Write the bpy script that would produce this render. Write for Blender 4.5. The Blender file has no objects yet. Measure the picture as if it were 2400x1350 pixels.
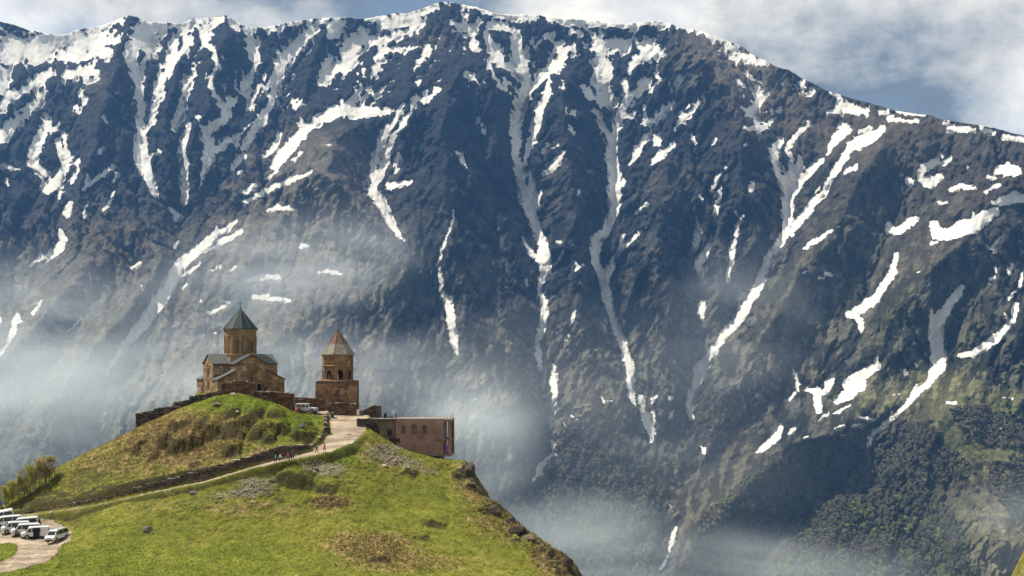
import bpy, bmesh, math, random
import numpy as np
from mathutils import Vector, Matrix

SC = bpy.context.scene
COL = SC.collection
R = math.radians
rnd = random.Random(7)
nr = np.random.RandomState(11)

# ------------------------------------------------------------------ camera
# photograph is 2400 x 1350; the camera stands on the opposite hillside at the origin,
# looks level along +Y, with a rising front (lens shift) so the horizon lies at row 840
F = 3200.0
HZ = 840.0
cam_d = bpy.data.cameras.new('camera')
cam = bpy.data.objects.new('camera', cam_d)
COL.objects.link(cam)
cam.location = (0, 0, 0)
cam.rotation_euler = (R(90), 0, 0)
cam_d.sensor_width = 36
cam_d.lens = 36 * F / 2400
cam_d.shift_y = (HZ - 675) / 2400
cam_d.clip_start = 1
cam_d.clip_end = 30000
SC.camera = cam

# ------------------------------------------------------------------ light
SUN_TO = Vector((-0.50, 0.10, 0.86)).normalized()
sun_d = bpy.data.lights.new('sun', 'SUN')
sun_d.energy = 5.0
sun_d.angle = R(0.5)
sun_d.color = (1.0, 0.93, 0.80)
sun = bpy.data.objects.new('sun', sun_d)
COL.objects.link(sun)
sun.rotation_euler = SUN_TO.to_track_quat('Z', 'Y').to_euler()
sun.location = (-300, 200, 400)

SC.view_settings.view_transform = 'Standard'
SC.view_settings.look = 'None'
SC.view_settings.gamma = 1
SC.view_settings.use_curve_mapping = False
SC.view_settings.exposure = 0.38

w = bpy.data.worlds.new('World')
SC.world = w
w.use_nodes = True
nt = w.node_tree
nt.nodes.clear()
def wn(t, **k):
    n = nt.nodes.new(t)
    for a, b in k.items():
        setattr(n, a, b)
    return n
wo = wn('ShaderNodeOutputWorld')
sky = wn('ShaderNodeTexSky', sky_type='NISHITA', sun_disc=False, sun_elevation=math.asin(SUN_TO.z),
         sun_rotation=math.atan2(SUN_TO.x, SUN_TO.y), altitude=2200, air_density=1.0, dust_density=0.6, ozone_density=1.2)
bg1 = wn('ShaderNodeBackground'); bg1.inputs[1].default_value = 0.11
nt.links.new(sky.outputs[0], bg1.inputs[0])
tc = wn('ShaderNodeTexCoord')
mp = wn('ShaderNodeMapping'); mp.inputs['Location'].default_value = (1.114, 18.321, 0.654); mp.inputs['Scale'].default_value = (1.0, 1.0, 1.7)
nt.links.new(tc.outputs['Generated'], mp.inputs[0])
n1 = wn('ShaderNodeTexNoise'); n1.inputs['Scale'].default_value = 5.2; n1.inputs['Detail'].default_value = 9; n1.inputs['Roughness'].default_value = 0.56
n1.inputs['Distortion'].default_value = 0.25
nt.links.new(mp.outputs[0], n1.inputs['Vector'])
r1 = wn('ShaderNodeValToRGB')
r1.color_ramp.elements[0].position = 0.30; r1.color_ramp.elements[0].color = (0.5, 0.5, 0.5, 1)
r1.color_ramp.elements[1].position = 0.50; r1.color_ramp.elements[1].color = (1, 1, 1, 1)
nt.links.new(n1.outputs[0], r1.inputs[0])
n2 = wn('ShaderNodeTexNoise'); n2.inputs['Scale'].default_value = 4.1; n2.inputs['Detail'].default_value = 8; n2.inputs['Roughness'].default_value = 0.6
mp2 = wn('ShaderNodeMapping'); mp2.inputs['Location'].default_value = (9.871, 16.769, 2.611); mp2.inputs['Scale'].default_value = (1.0, 1.0, 1.5)
nt.links.new(tc.outputs['Generated'], mp2.inputs[0]); nt.links.new(mp2.outputs[0], n2.inputs['Vector'])
r2 = wn('ShaderNodeValToRGB')
r2.color_ramp.elements[0].position = 0.44; r2.color_ramp.elements[0].color = (0.165, 0.205, 0.245, 1)
r2.color_ramp.elements[1].position = 0.62; r2.color_ramp.elements[1].color = (0.90, 0.86, 0.76, 1)
nt.links.new(n2.outputs[0], r2.inputs[0])
bg2 = wn('ShaderNodeBackground'); bg2.inputs[1].default_value = 1.0
nt.links.new(r2.outputs[0], bg2.inputs[0])
mx = wn('ShaderNodeMixShader')
nt.links.new(r1.outputs[0], mx.inputs[0]); nt.links.new(bg1.outputs[0], mx.inputs[1]); nt.links.new(bg2.outputs[0], mx.inputs[2])
nt.links.new(mx.outputs[0], wo.inputs[0])

cy = SC.cycles
cy.use_denoising = True
try:
    cy.denoiser = 'OPENIMAGEDENOISE'
except Exception:
    pass
cy.denoising_prefilter = 'NONE'
cy.max_bounces = 5
cy.diffuse_bounces = 2
cy.glossy_bounces = 2
cy.transmission_bounces = 2
cy.volume_bounces = 3
cy.use_adaptive_sampling = True
cy.adaptive_threshold = 0.015
cy.volume_step_rate = 1.0
cy.volume_max_steps = 64

# ------------------------------------------------------------------ helpers
def P(px, py, Y):
    """point at distance Y that the photograph shows at (px, py)"""
    return Vector(((px - 1200) / F * Y, Y, (HZ - py) / F * Y))

def perlin(x, y, seed=0):
    x = np.asarray(x, float); y = np.asarray(y, float)
    x0 = np.floor(x).astype(np.int64); y0 = np.floor(y).astype(np.int64)
    fx = x - x0; fy = y - y0
    def g(ix, iy):
        h = (ix * 374761393 + iy * 668265263 + seed * 974634779) & 0xFFFFFFFF
        h = ((h ^ (h >> 13)) * 1274126177) & 0xFFFFFFFF
        h = (h ^ (h >> 16)) & 0xFFFF
        a = h * (2 * np.pi / 65536.0)
        return np.cos(a), np.sin(a)
    u = fx * fx * fx * (fx * (fx * 6 - 15) + 10); v = fy * fy * fy * (fy * (fy * 6 - 15) + 10)
    def d(ix, iy, dx, dy):
        a, b = g(ix, iy)
        return a * dx + b * dy
    n00 = d(x0, y0, fx, fy); n10 = d(x0 + 1, y0, fx - 1, fy)
    n01 = d(x0, y0 + 1, fx, fy - 1); n11 = d(x0 + 1, y0 + 1, fx - 1, fy - 1)
    return ((n00 * (1 - u) + n10 * u) * (1 - v) + (n01 * (1 - u) + n11 * u) * v) * 1.5

def fbm(x, y, octv=5, seed=0, gain=0.5, lac=2.03):
    s = 0; a = 1.0; t = 0
    for i in range(octv):
        s = s + a * perlin(x, y, seed + i * 17); t += a
        a *= gain; x = x * lac + 13.7; y = y * lac + 7.3
    return s / t

def ridged(x, y, octv=6, seed=0, gain=0.55, lac=2.05):
    s = 0; a = 1.0; t = 0; prev = 1.0
    for i in range(octv):
        n = 1 - np.abs(perlin(x, y, seed + i * 31))
        n = n * n
        s = s + a * n * prev; t += a
        prev = np.clip(n * 1.3, 0, 1)
        a *= gain; x = x * lac + 5.1; y = y * lac + 9.2
    return s / t

def worley(x, y, seed=0):
    """distance to the nearest and second nearest feature point"""
    x0 = np.floor(x).astype(np.int64); y0 = np.floor(y).astype(np.int64)
    f1 = np.full(x.shape, 9.0); f2 = np.full(x.shape, 9.0)
    for i in (-1, 0, 1):
        for j in (-1, 0, 1):
            a = x0 + i; b = y0 + j
            h = (a * 374761393 + b * 668265263 + seed * 362437) & 0xFFFFFFFF
            h = ((h ^ (h >> 13)) * 1274126177) & 0xFFFFFFFF
            h = h ^ (h >> 16)
            d = np.hypot(a + (h & 0xFFFF) / 65536.0 - x, b + ((h >> 16) & 0xFFFF) / 65536.0 - y)
            n = np.minimum(f2, np.maximum(f1, d)); f1 = np.minimum(f1, d); f2 = n
    return f1, f2

def boxblur(a, r):
    for ax in (0, 1):
        p = np.pad(a, [(r + 1, r) if k == ax else (0, 0) for k in (0, 1)], mode='edge')
        c = np.cumsum(p, axis=ax)
        n = a.shape[ax]
        a = (np.take(c, np.arange(2 * r + 1, 2 * r + 1 + n), axis=ax) - np.take(c, np.arange(0, n), axis=ax)) / (2 * r + 1)
    return a

def smooth(a, b, x):
    t = np.clip((x - a) / (b - a), 0, 1)
    return t * t * (3 - 2 * t)

def in_poly(px, py, poly):
    r = np.zeros(np.shape(px), bool)
    n = len(poly); j = n - 1
    for i in range(n):
        xi, yi = poly[i]; xj, yj = poly[j]
        c = ((yi > py) != (yj > py)) & (px < (xj - xi) * (py - yi) / ((yj - yi) if yj != yi else 1e-9) + xi)
        r ^= c
        j = i
    return r

def np_mesh(name, verts, faces, mat=None, smooth_on=True, attrs=None, cattrs=None):
    """verts (n,3) array, faces (m,k) int array"""
    me = bpy.data.meshes.new(name)
    verts = np.asarray(verts, np.float32); faces = np.asarray(faces, np.int32)
    n, k = faces.shape
    me.vertices.add(len(verts)); me.vertices.foreach_set('co', verts.ravel())
    me.loops.add(n * k); me.loops.foreach_set('vertex_index', faces.ravel())
    me.polygons.add(n)
    me.polygons.foreach_set('loop_start', np.arange(0, n * k, k, dtype=np.int32))
    me.polygons.foreach_set('loop_total', np.full(n, k, np.int32))
    me.polygons.foreach_set('use_smooth', np.full(n, smooth_on))
    me.update(calc_edges=True)
    for an, arr in (attrs or {}).items():
        at = me.attributes.new(an, 'FLOAT', 'POINT')
        at.data.foreach_set('value', np.asarray(arr, np.float32).ravel())
    for an, arr in (cattrs or {}).items():
        at = me.attributes.new(an, 'FLOAT_COLOR', 'POINT')
        c = np.ones((len(verts), 4), np.float32); c[:, :3] = arr
        at.data.foreach_set('color', c.ravel())
    if mat:
        me.materials.append(mat)
    me.validate()
    return me

def link(name, me, parent=None, **props):
    o = bpy.data.objects.new(name, me)
    COL.objects.link(o)
    if parent:
        o.parent = parent
    for k, v in props.items():
        o[k] = v
    return o

def thing(name, loc, rz, label, cat, group=None, rx=0, ry=0):
    o = bpy.data.objects.new(name, None)
    COL.objects.link(o)
    o.empty_display_size = 0.2
    o.location = loc; o.rotation_euler = (rx, ry, rz)
    o['label'] = label; o['category'] = cat
    if group:
        o['group'] = group
    return o

def tag(o, label, cat, group=None):
    o['label'] = label; o['category'] = cat
    if group:
        o['group'] = group
    return o

class MB:
    """collects shapes, then links them as ONE mesh object"""
    def __init__(s):
        s.v = []; s.f = []
    def add(s, vs, fs):
        b = len(s.v)
        s.v += [tuple(v) for v in vs]; s.f += [tuple(i + b for i in f) for f in fs]
        return s
    def box(s, c, d, rz=0.0, top=(1, 1)):
        x, y, z = d[0] / 2, d[1] / 2, d[2] / 2
        a, b = top
        pts = [(-x, -y, -z), (x, -y, -z), (x, y, -z), (-x, y, -z), (-x * a, -y * b, z), (x * a, -y * b, z), (x * a, y * b, z), (-x * a, y * b, z)]
        cs, sn = math.cos(rz), math.sin(rz)
        vs = [(c[0] + p[0] * cs - p[1] * sn, c[1] + p[0] * sn + p[1] * cs, c[2] + p[2]) for p in pts]
        return s.add(vs, [(3, 2, 1, 0), (4, 5, 6, 7), (0, 1, 5, 4), (1, 2, 6, 5), (2, 3, 7, 6), (3, 0, 4, 7)])
    def prism(s, poly, o, ax, up, n, t0, t1):
        """poly in (a,b) -> o + a*ax + b*up, extruded along n from t0 to t1"""
        o = Vector(o); ax = Vector(ax); up = Vector(up); n = Vector(n)
        k = len(poly)
        vs = [o + ax * a + up * b + n * t0 for a, b in poly] + [o + ax * a + up * b + n * t1 for a, b in poly]
        fs = [tuple(range(k))[::-1], tuple(range(k, 2 * k))]
        for i in range(k):
            j = (i + 1) % k
            fs.append((i, j, k + j, k + i))
        return s.add(vs, fs)
    def tube(s, pts, rad, n=6, cap=True):
        pts = [Vector(p) for p in pts]
        if not hasattr(rad, '__len__'):
            rad = [rad] * len(pts)
        rings = []
        for i, p in enumerate(pts):
            d = (pts[min(i + 1, len(pts) - 1)] - pts[max(i - 1, 0)]).normalized()
            a = d.orthogonal().normalized(); b = d.cross(a)
            if i and rings:
                a = (a0 - d * a0.dot(d)).normalized(); b = d.cross(a)
            a0 = a
            rings.append([p + (a * math.cos(t * 2 * math.pi / n) + b * math.sin(t * 2 * math.pi / n)) * rad[i] for t in range(n)])
        vs = [q for r in rings for q in r]
        fs = []
        for i in range(len(pts) - 1):
            for t in range(n):
                u = (t + 1) % n
                fs.append((i * n + t, i * n + u, (i + 1) * n + u, (i + 1) * n + t))
        if cap:
            fs.append(tuple(range(n))[::-1]); fs.append(tuple((len(pts) - 1) * n + t for t in range(n)))
        return s.add(vs, fs)
    def lathe(s, prof, n=12, a0=0.0, c=(0, 0)):
        """prof list of (r,z); n-sided"""
        vs = []; fs = []
        for r, z in prof:
            for t in range(n):
                a = a0 + t * 2 * math.pi / n
                vs.append((c[0] + r * math.cos(a), c[1] + r * math.sin(a), z))
        m = len(prof)
        for i in range(m - 1):
            for t in range(n):
                u = (t + 1) % n
                fs.append((i * n + t, i * n + u, (i + 1) * n + u, (i + 1) * n + t))
        fs.append(tuple(range(n))[::-1]); fs.append(tuple((m - 1) * n + t for t in range(n)))
        return s.add(vs, fs)
    def mesh(s, name, mat, sm=False):
        me = bpy.data.meshes.new(name)
        me.from_pydata(s.v, [], s.f)
        if sm:
            me.polygons.foreach_set('use_smooth', [True] * len(me.polygons))
        if mat:
            me.materials.append(mat)
        bm = bmesh.new(); bm.from_mesh(me); bmesh.ops.recalc_face_normals(bm, faces=bm.faces[:]); bm.to_mesh(me); bm.free()
        me.update()
        return me
    def build(s, name, mat, parent=None, sm=False, bevel=0):
        o = link(name, s.mesh(name, mat, sm), parent)
        if bevel:
            m = o.modifiers.new('bevel', 'BEVEL'); m.width = bevel; m.segments = 2; m.limit_method = 'ANGLE'
        return o

# ------------------------------------------------------------------ materials
class NT:
    def __init__(s, name):
        s.m = bpy.data.materials.new(name); s.m.use_nodes = True
        s.t = s.m.node_tree; s.t.nodes.clear()
        s.out = s.n('ShaderNodeOutputMaterial')
    def n(s, typ, ins=None, **k):
        x = s.t.nodes.new(typ)
        for a, b in k.items():
            setattr(x, a, b)
        for a, b in (ins or {}).items():
            s.set(x.inputs[a], b)
        return x
    def set(s, sock, v):
        if isinstance(v, bpy.types.NodeSocket):
            s.t.links.new(v, sock)
        elif isinstance(v, bpy.types.Node):
            s.t.links.new(v.outputs[0], sock)
        else:
            if hasattr(v, '__len__') and len(v) == 3 and sock.type == 'RGBA':
                v = (*v, 1)
            sock.default_value = v
    def noise(s, scale, detail=4, rough=0.55, vec=None, dist=0.0):
        x = s.n('ShaderNodeTexNoise', {'Scale': scale, 'Detail': detail, 'Roughness': rough, 'Distortion': dist})
        if vec is not None:
            s.set(x.inputs['Vector'], vec)
        return x.outputs[0]
    def ramp(s, fac, stops):
        x = s.n('ShaderNodeValToRGB')
        e = x.color_ramp.elements
        while len(e) < len(stops):
            e.new(0.5)
        for i, (p, c) in enumerate(stops):
            e[i].position = p
            e[i].color = (c, c, c, 1) if not hasattr(c, '__len__') else (*c, 1)
        s.set(x.inputs[0], fac)
        return x.outputs[0]
    def mix(s, fac, a, b, blend='MIX'):
        x = s.n('ShaderNodeMix', data_type='RGBA', blend_type=blend)
        s.set(x.inputs[0], fac); s.set(x.inputs[6], a); s.set(x.inputs[7], b)
        return x.outputs[2]
    def math(s, op, a, b=0.0, c=None, clamp=False):
        x = s.n('ShaderNodeMath', operation=op, use_clamp=clamp)
        s.set(x.inputs[0], a); s.set(x.inputs[1], b)
        if c is not None:
            s.set(x.inputs[2], c)
        return x.outputs[0]
    def attr(s, name, col=False):
        x = s.n('ShaderNodeAttribute', attribute_name=name)
        return x.outputs['Color'] if col else x.outputs['Fac']
    def obj(s):
        return s.n('ShaderNodeTexCoord').outputs['Object']
    def pos(s):
        return s.n('ShaderNodeNewGeometry').outputs['Position']
    def rand(s):
        return s.n('ShaderNodeObjectInfo').outputs['Random']
    def bump(s, h, dist, strength=1.0, normal=None):
        x = s.n('ShaderNodeBump', {'Strength': strength, 'Distance': dist})
        s.set(x.inputs['Height'], h)
        if normal is not None:
            s.set(x.inputs['Normal'], normal)
        return x.outputs[0]
    def done(s, col, rough=0.9, normal=None, metal=0.0, spec=0.3, alpha=None, trans=None):
        b = s.n('ShaderNodeBsdfPrincipled', {'Base Color': col, 'Roughness': rough, 'Metallic': metal, 'Specular IOR Level': spec})
        if normal is not None:
            s.set(b.inputs['Normal'], normal)
        if trans is not None:
            s.set(b.inputs['Transmission Weight'], trans)
        s.t.links.new(b.outputs[0], s.out.inputs[0])
        return s.m

def plain(name, col, rough=0.8, metal=0.0, spec=0.3, var=0.15, scale=3.0):
    m = NT(name)
    f = m.noise(scale, 5, 0.6, m.obj())
    lo = tuple(c * (1 - var) for c in col); hi = tuple(min(1, c * (1 + var)) for c in col)
    return m.done(m.ramp(f, [(0.3, lo), (0.7, hi)]), rough, metal=metal, spec=spec)

def stone_mat(name, c1, c2, c3, scale=1.0, bump=0.03, world=True):
    m = NT(name)
    v = m.pos()
    a = m.noise(0.55 * scale, 6, 0.65, v); b = m.noise(3.5 * scale, 6, 0.65, v)
    col = m.ramp(a, [(0.32, c1), (0.52, c2), (0.7, c3)])
    col = m.mix(0.8, col, m.ramp(m.rand(), [(0.0, (0.55, 0.55, 0.57)), (0.5, (1.0, 0.98, 0.95)), (1.0, (1.45, 1.35, 1.2))]), 'MULTIPLY')
    col = m.mix(0.6, col, m.ramp(b, [(0.3, 0.55), (0.7, 1.35)]), 'MULTIPLY')
    nrm = m.bump(m.noise(5.0 * scale, 6, 0.7, v), bump, 0.8)
    return m.done(col, 0.95, nrm, spec=0.1)

# ================================================================== the mountain
# strokes traced over the photograph; each crop is (offset x, offset y) at 3x
SNOW = []   # (list of (x, y, width)) in photo pixels
ROCK = []
def tr(ox, oy, lst, dst):
    for st in lst:
        dst.append([(ox + x / 3.0, oy + y / 3.0, ww / 3.0) for x, y, ww in st])
tr(0, 0, [
 [(1100,190,150),(980,260,150),(930,340,100),(940,420,85),(965,520,60),(985,620,52),(990,720,40),(985,830,35),(995,930,55),(990,1040,85),(1005,1130,105),(1040,1230,80),(1080,1350,50),(1105,1385,22)],
 [(1290,185,110),(1230,300,60),(1210,400,60),(1180,500,60),(1120,600,40),(1100,700,30),(1075,800,25),(1050,880,22),(1020,930,30)],
 [(1140,600,18),(1150,660,20),(1110,740,14)], [(1060,330,110),(1000,420,80)], [(1330,270,60),(1270,380,50),(1210,460,40)],
 [(1440,200,60),(1440,300,50),(1500,350,40),(1530,450,50),(1490,530,50),(1480,600,50),(1520,680,30),(1580,750,40),(1580,840,60),(1500,880,65),(1450,960,50),(1480,1040,85),(1450,1150,60),(1420,1260,20),(1405,1310,8)],
 [(1680,960,30),(1580,1000,40),(1520,1060,50)], [(1440,800,15),(1395,830,20),(1430,930,20),(1470,1000,30)],
 [(1370,510,10),(1310,620,28),(1270,720,30),(1280,780,45),(1240,860,40),(1215,930,15)],
 [(1325,870,10),(1300,990,25),(1280,1070,55),(1310,1150,40),(1290,1270,48),(1300,1350,50),(1300,1420,40)], [(1190,1460,12),(1250,1520,45),(1245,1550,20)],
 [(1755,220,45),(1770,330,55),(1800,420,45)], [(1790,470,30),(1740,590,45),(1715,640,35)], [(1690,600,25),(1720,650,25)], [(1640,700,20),(1580,770,40)],
 [(2190,210,60),(2080,330,80),(1990,420,90),(1930,540,75),(1840,620,75),(1780,700,55),(1770,770,28)],
 [(1960,380,55),(1970,480,75),(1930,620,50),(1900,730,60),(1830,850,75),(1760,950,65),(1710,1040,28)], [(1810,840,28),(1720,900,22),(1660,1030,9)],
 [(2360,190,110),(2310,260,60)], [(2340,460,120),(2270,570,55)],
 [(2420,770,80),(2250,840,55),(2130,930,55),(2060,1020,65),(1970,1110,85),(1940,1170,55)], [(2110,820,20),(2130,890,40)], [(1960,950,25),(1930,1040,45),(1870,1100,14)],
 [(2070,740,45),(2110,730,40)], [(1690,1110,26),(1635,1190,18)], [(1710,1085,15),(1720,1110,15)], [(1670,1215,30),(1700,1200,25)],
 [(2130,1070,20),(2070,1125,18)], [(1950,1210,20),(1890,1250,15)], [(2180,1210,22),(2050,1270,36),(1890,1330,36),(1720,1420,14)], [(1800,1300,36),(1720,1350,34)], [(2295,1025,14),(2335,1018,14)],
 [(60,300,100),(250,300,130),(400,280,110),(560,300,115),(700,290,105),(830,270,85)], [(60,400,120),(250,400,110),(420,360,125),(600,380,125),(760,370,85)], [(30,520,90),(20,640,70)],
 [(460,540,50),(560,500,80),(680,510,50)], [(600,560,14),(680,545,16)], [(330,520,95),(200,610,65),(60,680,65),(20,760,60)],
 [(310,640,36),(250,740,55),(150,800,80),(60,900,85),(10,980,60)], [(320,790,14),(330,870,46),(280,970,75),(240,1070,75),(230,1150,66),(310,1220,56)], [(410,870,18),(380,910,55),(340,900,30)],
 [(450,940,13),(460,1050,36),(480,1130,48),(430,1230,55),(390,1290,95),(330,1340,55)], [(405,990,14),(420,1080,32),(450,1180,28)], [(550,1130,18),(550,1200,28),(500,1290,20)],
 [(730,800,7),(730,870,14),(730,905,8)], [(560,750,9),(535,790,14)], [(580,660,9),(590,720,12)], [(720,1030,16),(670,1110,9)],
 [(790,1180,24),(650,1280,18),(580,1335,18)], [(615,1240,22),(610,1300,18)], [(20,1170,28),(140,1188,13)], [(45,1260,11),(55,1300,14)], [(825,1220,11),(798,1285,14)], [(1120,1070,36),(1070,1085,15)],
 [(1470,1040,60),(1430,1120,30)], [(300,1240,10),(285,1320,20)], [(0,220,40),(60,320,60)], [(1500,170,40),(1560,150,30)], [(1620,140,16),(1680,210,20)]], SNOW)
tr(800, 0, [
 [(200,140,26),(330,150,55),(450,130,55),(560,90,46),(640,60,36)], [(530,140,75),(400,170,55),(300,185,50)], [(140,230,65),(60,310,85),(20,480,85)], [(110,280,75),(230,290,55),(330,270,55),(450,230,38),(560,170,28)],
 [(60,430,75),(110,330,60)], [(300,350,45),(420,350,20)], [(270,410,45),(240,420,30)], [(160,490,40),(150,540,18)], [(240,480,55),(205,555,18)], [(370,360,13),(540,330,10)], [(610,350,13),(560,430,17),(525,475,9)],
 [(130,590,13),(100,680,36),(20,770,85),(120,790,75),(220,780,55),(330,790,16)], [(200,620,13),(150,700,18)], [(265,645,20),(225,670,22)], [(560,560,12),(545,600,14)],
 [(790,165,36),(900,205,55),(950,200,36)], [(870,130,26),(950,150,22),(1050,190,45),(1130,180,55),(1180,210,36),(1250,240,20)], [(890,235,16),(930,245,14)], [(930,310,24),(965,345,24)],
 [(1150,95,18),(1250,120,45),(1350,115,36)], [(1480,130,20),(1620,160,36),(1750,175,36),(1900,170,36),(2050,190,36),(2150,160,18)], [(2240,152,10),(2300,170,12)],
 [(1220,270,55),(1240,350,90),(1250,420,95),(1290,500,70),(1300,600,66),(1260,700,56),(1240,800,46),(1230,900,46),(1230,1000,46),(1225,1100,50),(1250,1180,58),(1270,1280,58),(1275,1370,50)],
 [(1010,230,40),(1060,310,55),(1100,400,80),(1140,460,55),(1200,480,40),(1290,540,55)], [(1030,430,22),(1070,530,36),(1120,600,55),(1160,645,18)], [(1150,550,30),(1160,620,30)],
 [(1530,330,45),(1560,400,70),(1480,480,65),(1400,550,55),(1340,620,45),(1300,680,36)], [(1640,355,50),(1590,340,55),(1560,380,55)],
 [(1450,580,28),(1440,680,46),(1400,770,56),(1380,870,46),(1350,960,28),(1320,1070,28),(1280,1160,18),(1265,1195,9)], [(1320,1210,22),(1340,1290,36),(1350,1350,28)],
 [(1555,560,22),(1560,620,36)], [(1570,740,18),(1580,800,30),(1620,805,30)], [(1600,890,11),(1620,930,14)], [(1590,1050,13),(1530,1130,36),(1480,1180,38),(1420,1225,12)], [(1430,1010,18),(1415,1070,14)], [(1530,1010,13),(1490,1035,12)],
 [(985,860,22),(995,920,14)], [(985,572,20),(1015,580,16)], [(880,510,7),(925,548,14)], [(825,1075,10),(850,1130,26),(882,1188,9)],
 [(430,740,46),(390,830,38),(350,890,38),(310,940,38),(280,1020,48),(250,1090,38),(230,1180,28),(215,1280,15)], [(520,690,36),(480,800,33),(420,890,38),(360,970,38),(330,1050,28),(310,1140,28),(270,1230,56),(230,1300,56),(220,1360,60)],
 [(395,1070,13),(400,1130,28),(385,1215,9)], [(340,1310,45),(420,1300,26),(485,1275,9)], [(600,640,12),(588,715,24)], [(670,640,7),(610,690,12)],
 [(1790,270,55),(1830,330,110),(1900,320,90),(2000,320,70)], [(1830,420,100),(1850,500,120),(1830,600,95),(1850,680,130),(1880,730,50)], [(1760,680,55),(1710,610,26)],
 [(2140,330,100),(2220,360,55),(2080,420,70),(2030,500,26)], [(2160,570,24),(2080,640,55),(2010,700,75),(1960,800,56),(1940,880,40),(1910,980,48),(1900,1080,75),(1915,1180,75),(1920,1270,85),(1920,1360,88)], [(2000,590,46),(2010,690,60)],
 [(1780,770,16),(1830,850,28),(1860,920,38),(1890,980,48)], [(1980,810,55),(2050,815,40)], [(2130,760,20),(2140,860,55),(2200,850,36),(2260,780,36),(2320,740,16)],
 [(2155,940,26),(2090,1060,38),(2025,1165,12)], [(2210,950,20),(2225,1010,36)], [(2400,820,28),(2340,915,14)], [(2330,1020,26),(2230,1110,46),(2190,1145,25)], [(2380,560,36),(2330,600,14)], [(1985,1270,24),(1975,1300,20)], [(2240,560,12),(2180,620,14)], [(1620,220,25),(1680,240,20)], [(1480,250,20),(1400,290,22),(1310,330,16)]], SNOW)
tr(1600, 0, [
 [(205,258,26),(245,272,22)], [(325,325,42),(345,345,36)], [(365,402,24),(385,412,18)], [(445,415,28),(570,455,22)], [(475,530,40),(490,560,28)], [(400,590,16),(425,600,14)], [(425,672,20),(427,674,18)],
 [(520,615,45),(540,680,56),(510,760,46),(470,800,28),(425,770,14)], [(600,660,18),(560,690,30)], [(570,788,12),(670,772,11)], [(450,900,32),(540,900,56),(600,885,36),(620,850,26)], [(515,855,36),(540,920,30)],
 [(840,595,24),(875,618,20)], [(880,660,16),(920,648,12)], [(1040,660,9),(1085,672,9)], [(1110,700,30),(1115,750,60),(1180,770,60),(1290,785,34)], [(1020,785,20),(1100,785,40)],
 [(1390,797,12),(1450,797,12)], [(1530,788,9),(1700,812,7)], [(1460,835,26),(1560,848,22),(1650,855,28)], [(1840,862,10),(1870,862,10)], [(1880,910,36),(1990,908,38),(2050,915,18)], [(2100,900,22),(2190,942,16)], [(2260,965,20),(2400,985,28)],
 [(125,708,26),(70,780,28),(0,840,28)], [(60,980,18),(95,995,16)], [(215,1000,12),(232,985,10)], [(410,1030,18),(435,1018,14)],
 [(690,1000,45),(640,1060,56),(660,1170,56),(720,1250,85),(745,1360,85)], [(885,875,22),(810,940,38),(760,1010,38),(730,1060,40),(770,1130,56),(790,1230,95),(750,1340,85)], [(810,1100,24),(835,1170,46)],
 [(985,1125,22),(900,1200,36),(820,1290,60),(760,1360,75)], [(1130,895,60),(1150,920,60),(1090,970,60),(1050,1020,34),(1020,1085,14)], [(1400,915,46),(1290,990,80),(1180,1020,55),(1140,1110,46),(1090,1180,46),(1040,1250,38),(1000,1325,28)], [(1310,900,20),(1240,925,24)],
 [(1220,1170,36),(1145,1215,24)], [(965,1315,16),(935,1350,24)], [(1785,1140,55),(1680,1190,50),(1670,1250,50),(1740,1290,75),(1800,1250,50)], [(1600,1280,46),(1580,1270,30)], [(1890,1110,18),(1840,1145,24)], [(1815,1085,9),(1835,1110,8)],
 [(2220,1200,46),(2290,1195,85),(2350,1200,70)], [(1880,1345,24),(1960,1310,46),(2060,1320,16)], [(2230,1300,22),(2130,1350,26)], [(2000,1175,20),(2004,1180,16)], [(2140,1250,10),(2210,1255,10)],
 [(315,1170,11),(240,1250,24),(205,1340,18)], [(305,1240,12),(255,1350,14)], [(490,1300,20),(480,1340,22)]], SNOW)
tr(0, 450, [
 [(1660,205,16),(1590,265,30),(1520,290,52),(1440,370,56),(1350,440,65),(1270,510,85),(1220,590,95),(1180,680,95),(1120,770,95),(1050,870,85),(970,970,75),(890,1060,48),(820,1160,36),(770,1240,18),(752,1290,6)], [(1525,245,20),(1510,300,40)],
 [(1705,270,26),(1600,330,33),(1500,390,23),(1430,420,14)], [(1410,500,18),(1330,560,24),(1280,590,14)], [(430,270,20),(445,340,46),(410,410,56),(330,460,46),(240,500,20),(212,522,9)],
 [(500,80,36),(475,155,50)], [(605,100,12),(590,170,33)], [(800,0,14),(790,30,20),(750,110,24),(715,138,9)], [(430,0,18),(395,75,12)], [(1245,355,9),(1230,395,12)], [(985,500,24),(945,528,22),(915,537,9)], [(395,538,12),(400,540,12)], [(1000,660,9),(1000,710,12)],
 [(118,880,40),(90,980,38),(50,1060,24),(0,1150,20)], [(150,910,14),(110,930,20)], [(288,770,10),(255,815,28),(222,858,9)], [(0,890,34),(4,910,28)], [(1890,130,20),(1970,112,33),(2055,120,18)], [(1880,0,28),(1800,40,18),(1715,72,10)], [(2095,80,10),(2145,65,12)],
 [(2120,385,34),(2170,378,16)], [(1485,555,18),(1540,525,20)], [(1610,555,14),(1660,525,16)], [(1735,628,14),(1850,600,46),(1970,595,22)], [(1765,740,24),(1860,740,38),(1960,755,34),(2035,765,28)],
 [(1390,852,7),(1500,845,18),(1560,810,22),(1605,775,12)], [(1380,778,7),(1415,765,9)], [(2225,572,9),(2310,562,22),(2390,572,13)], [(1490,998,8),(1520,992,9)], [(490,975,5),(580,890,8)], [(1285,675,9),(1320,655,10)]], SNOW)
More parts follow.
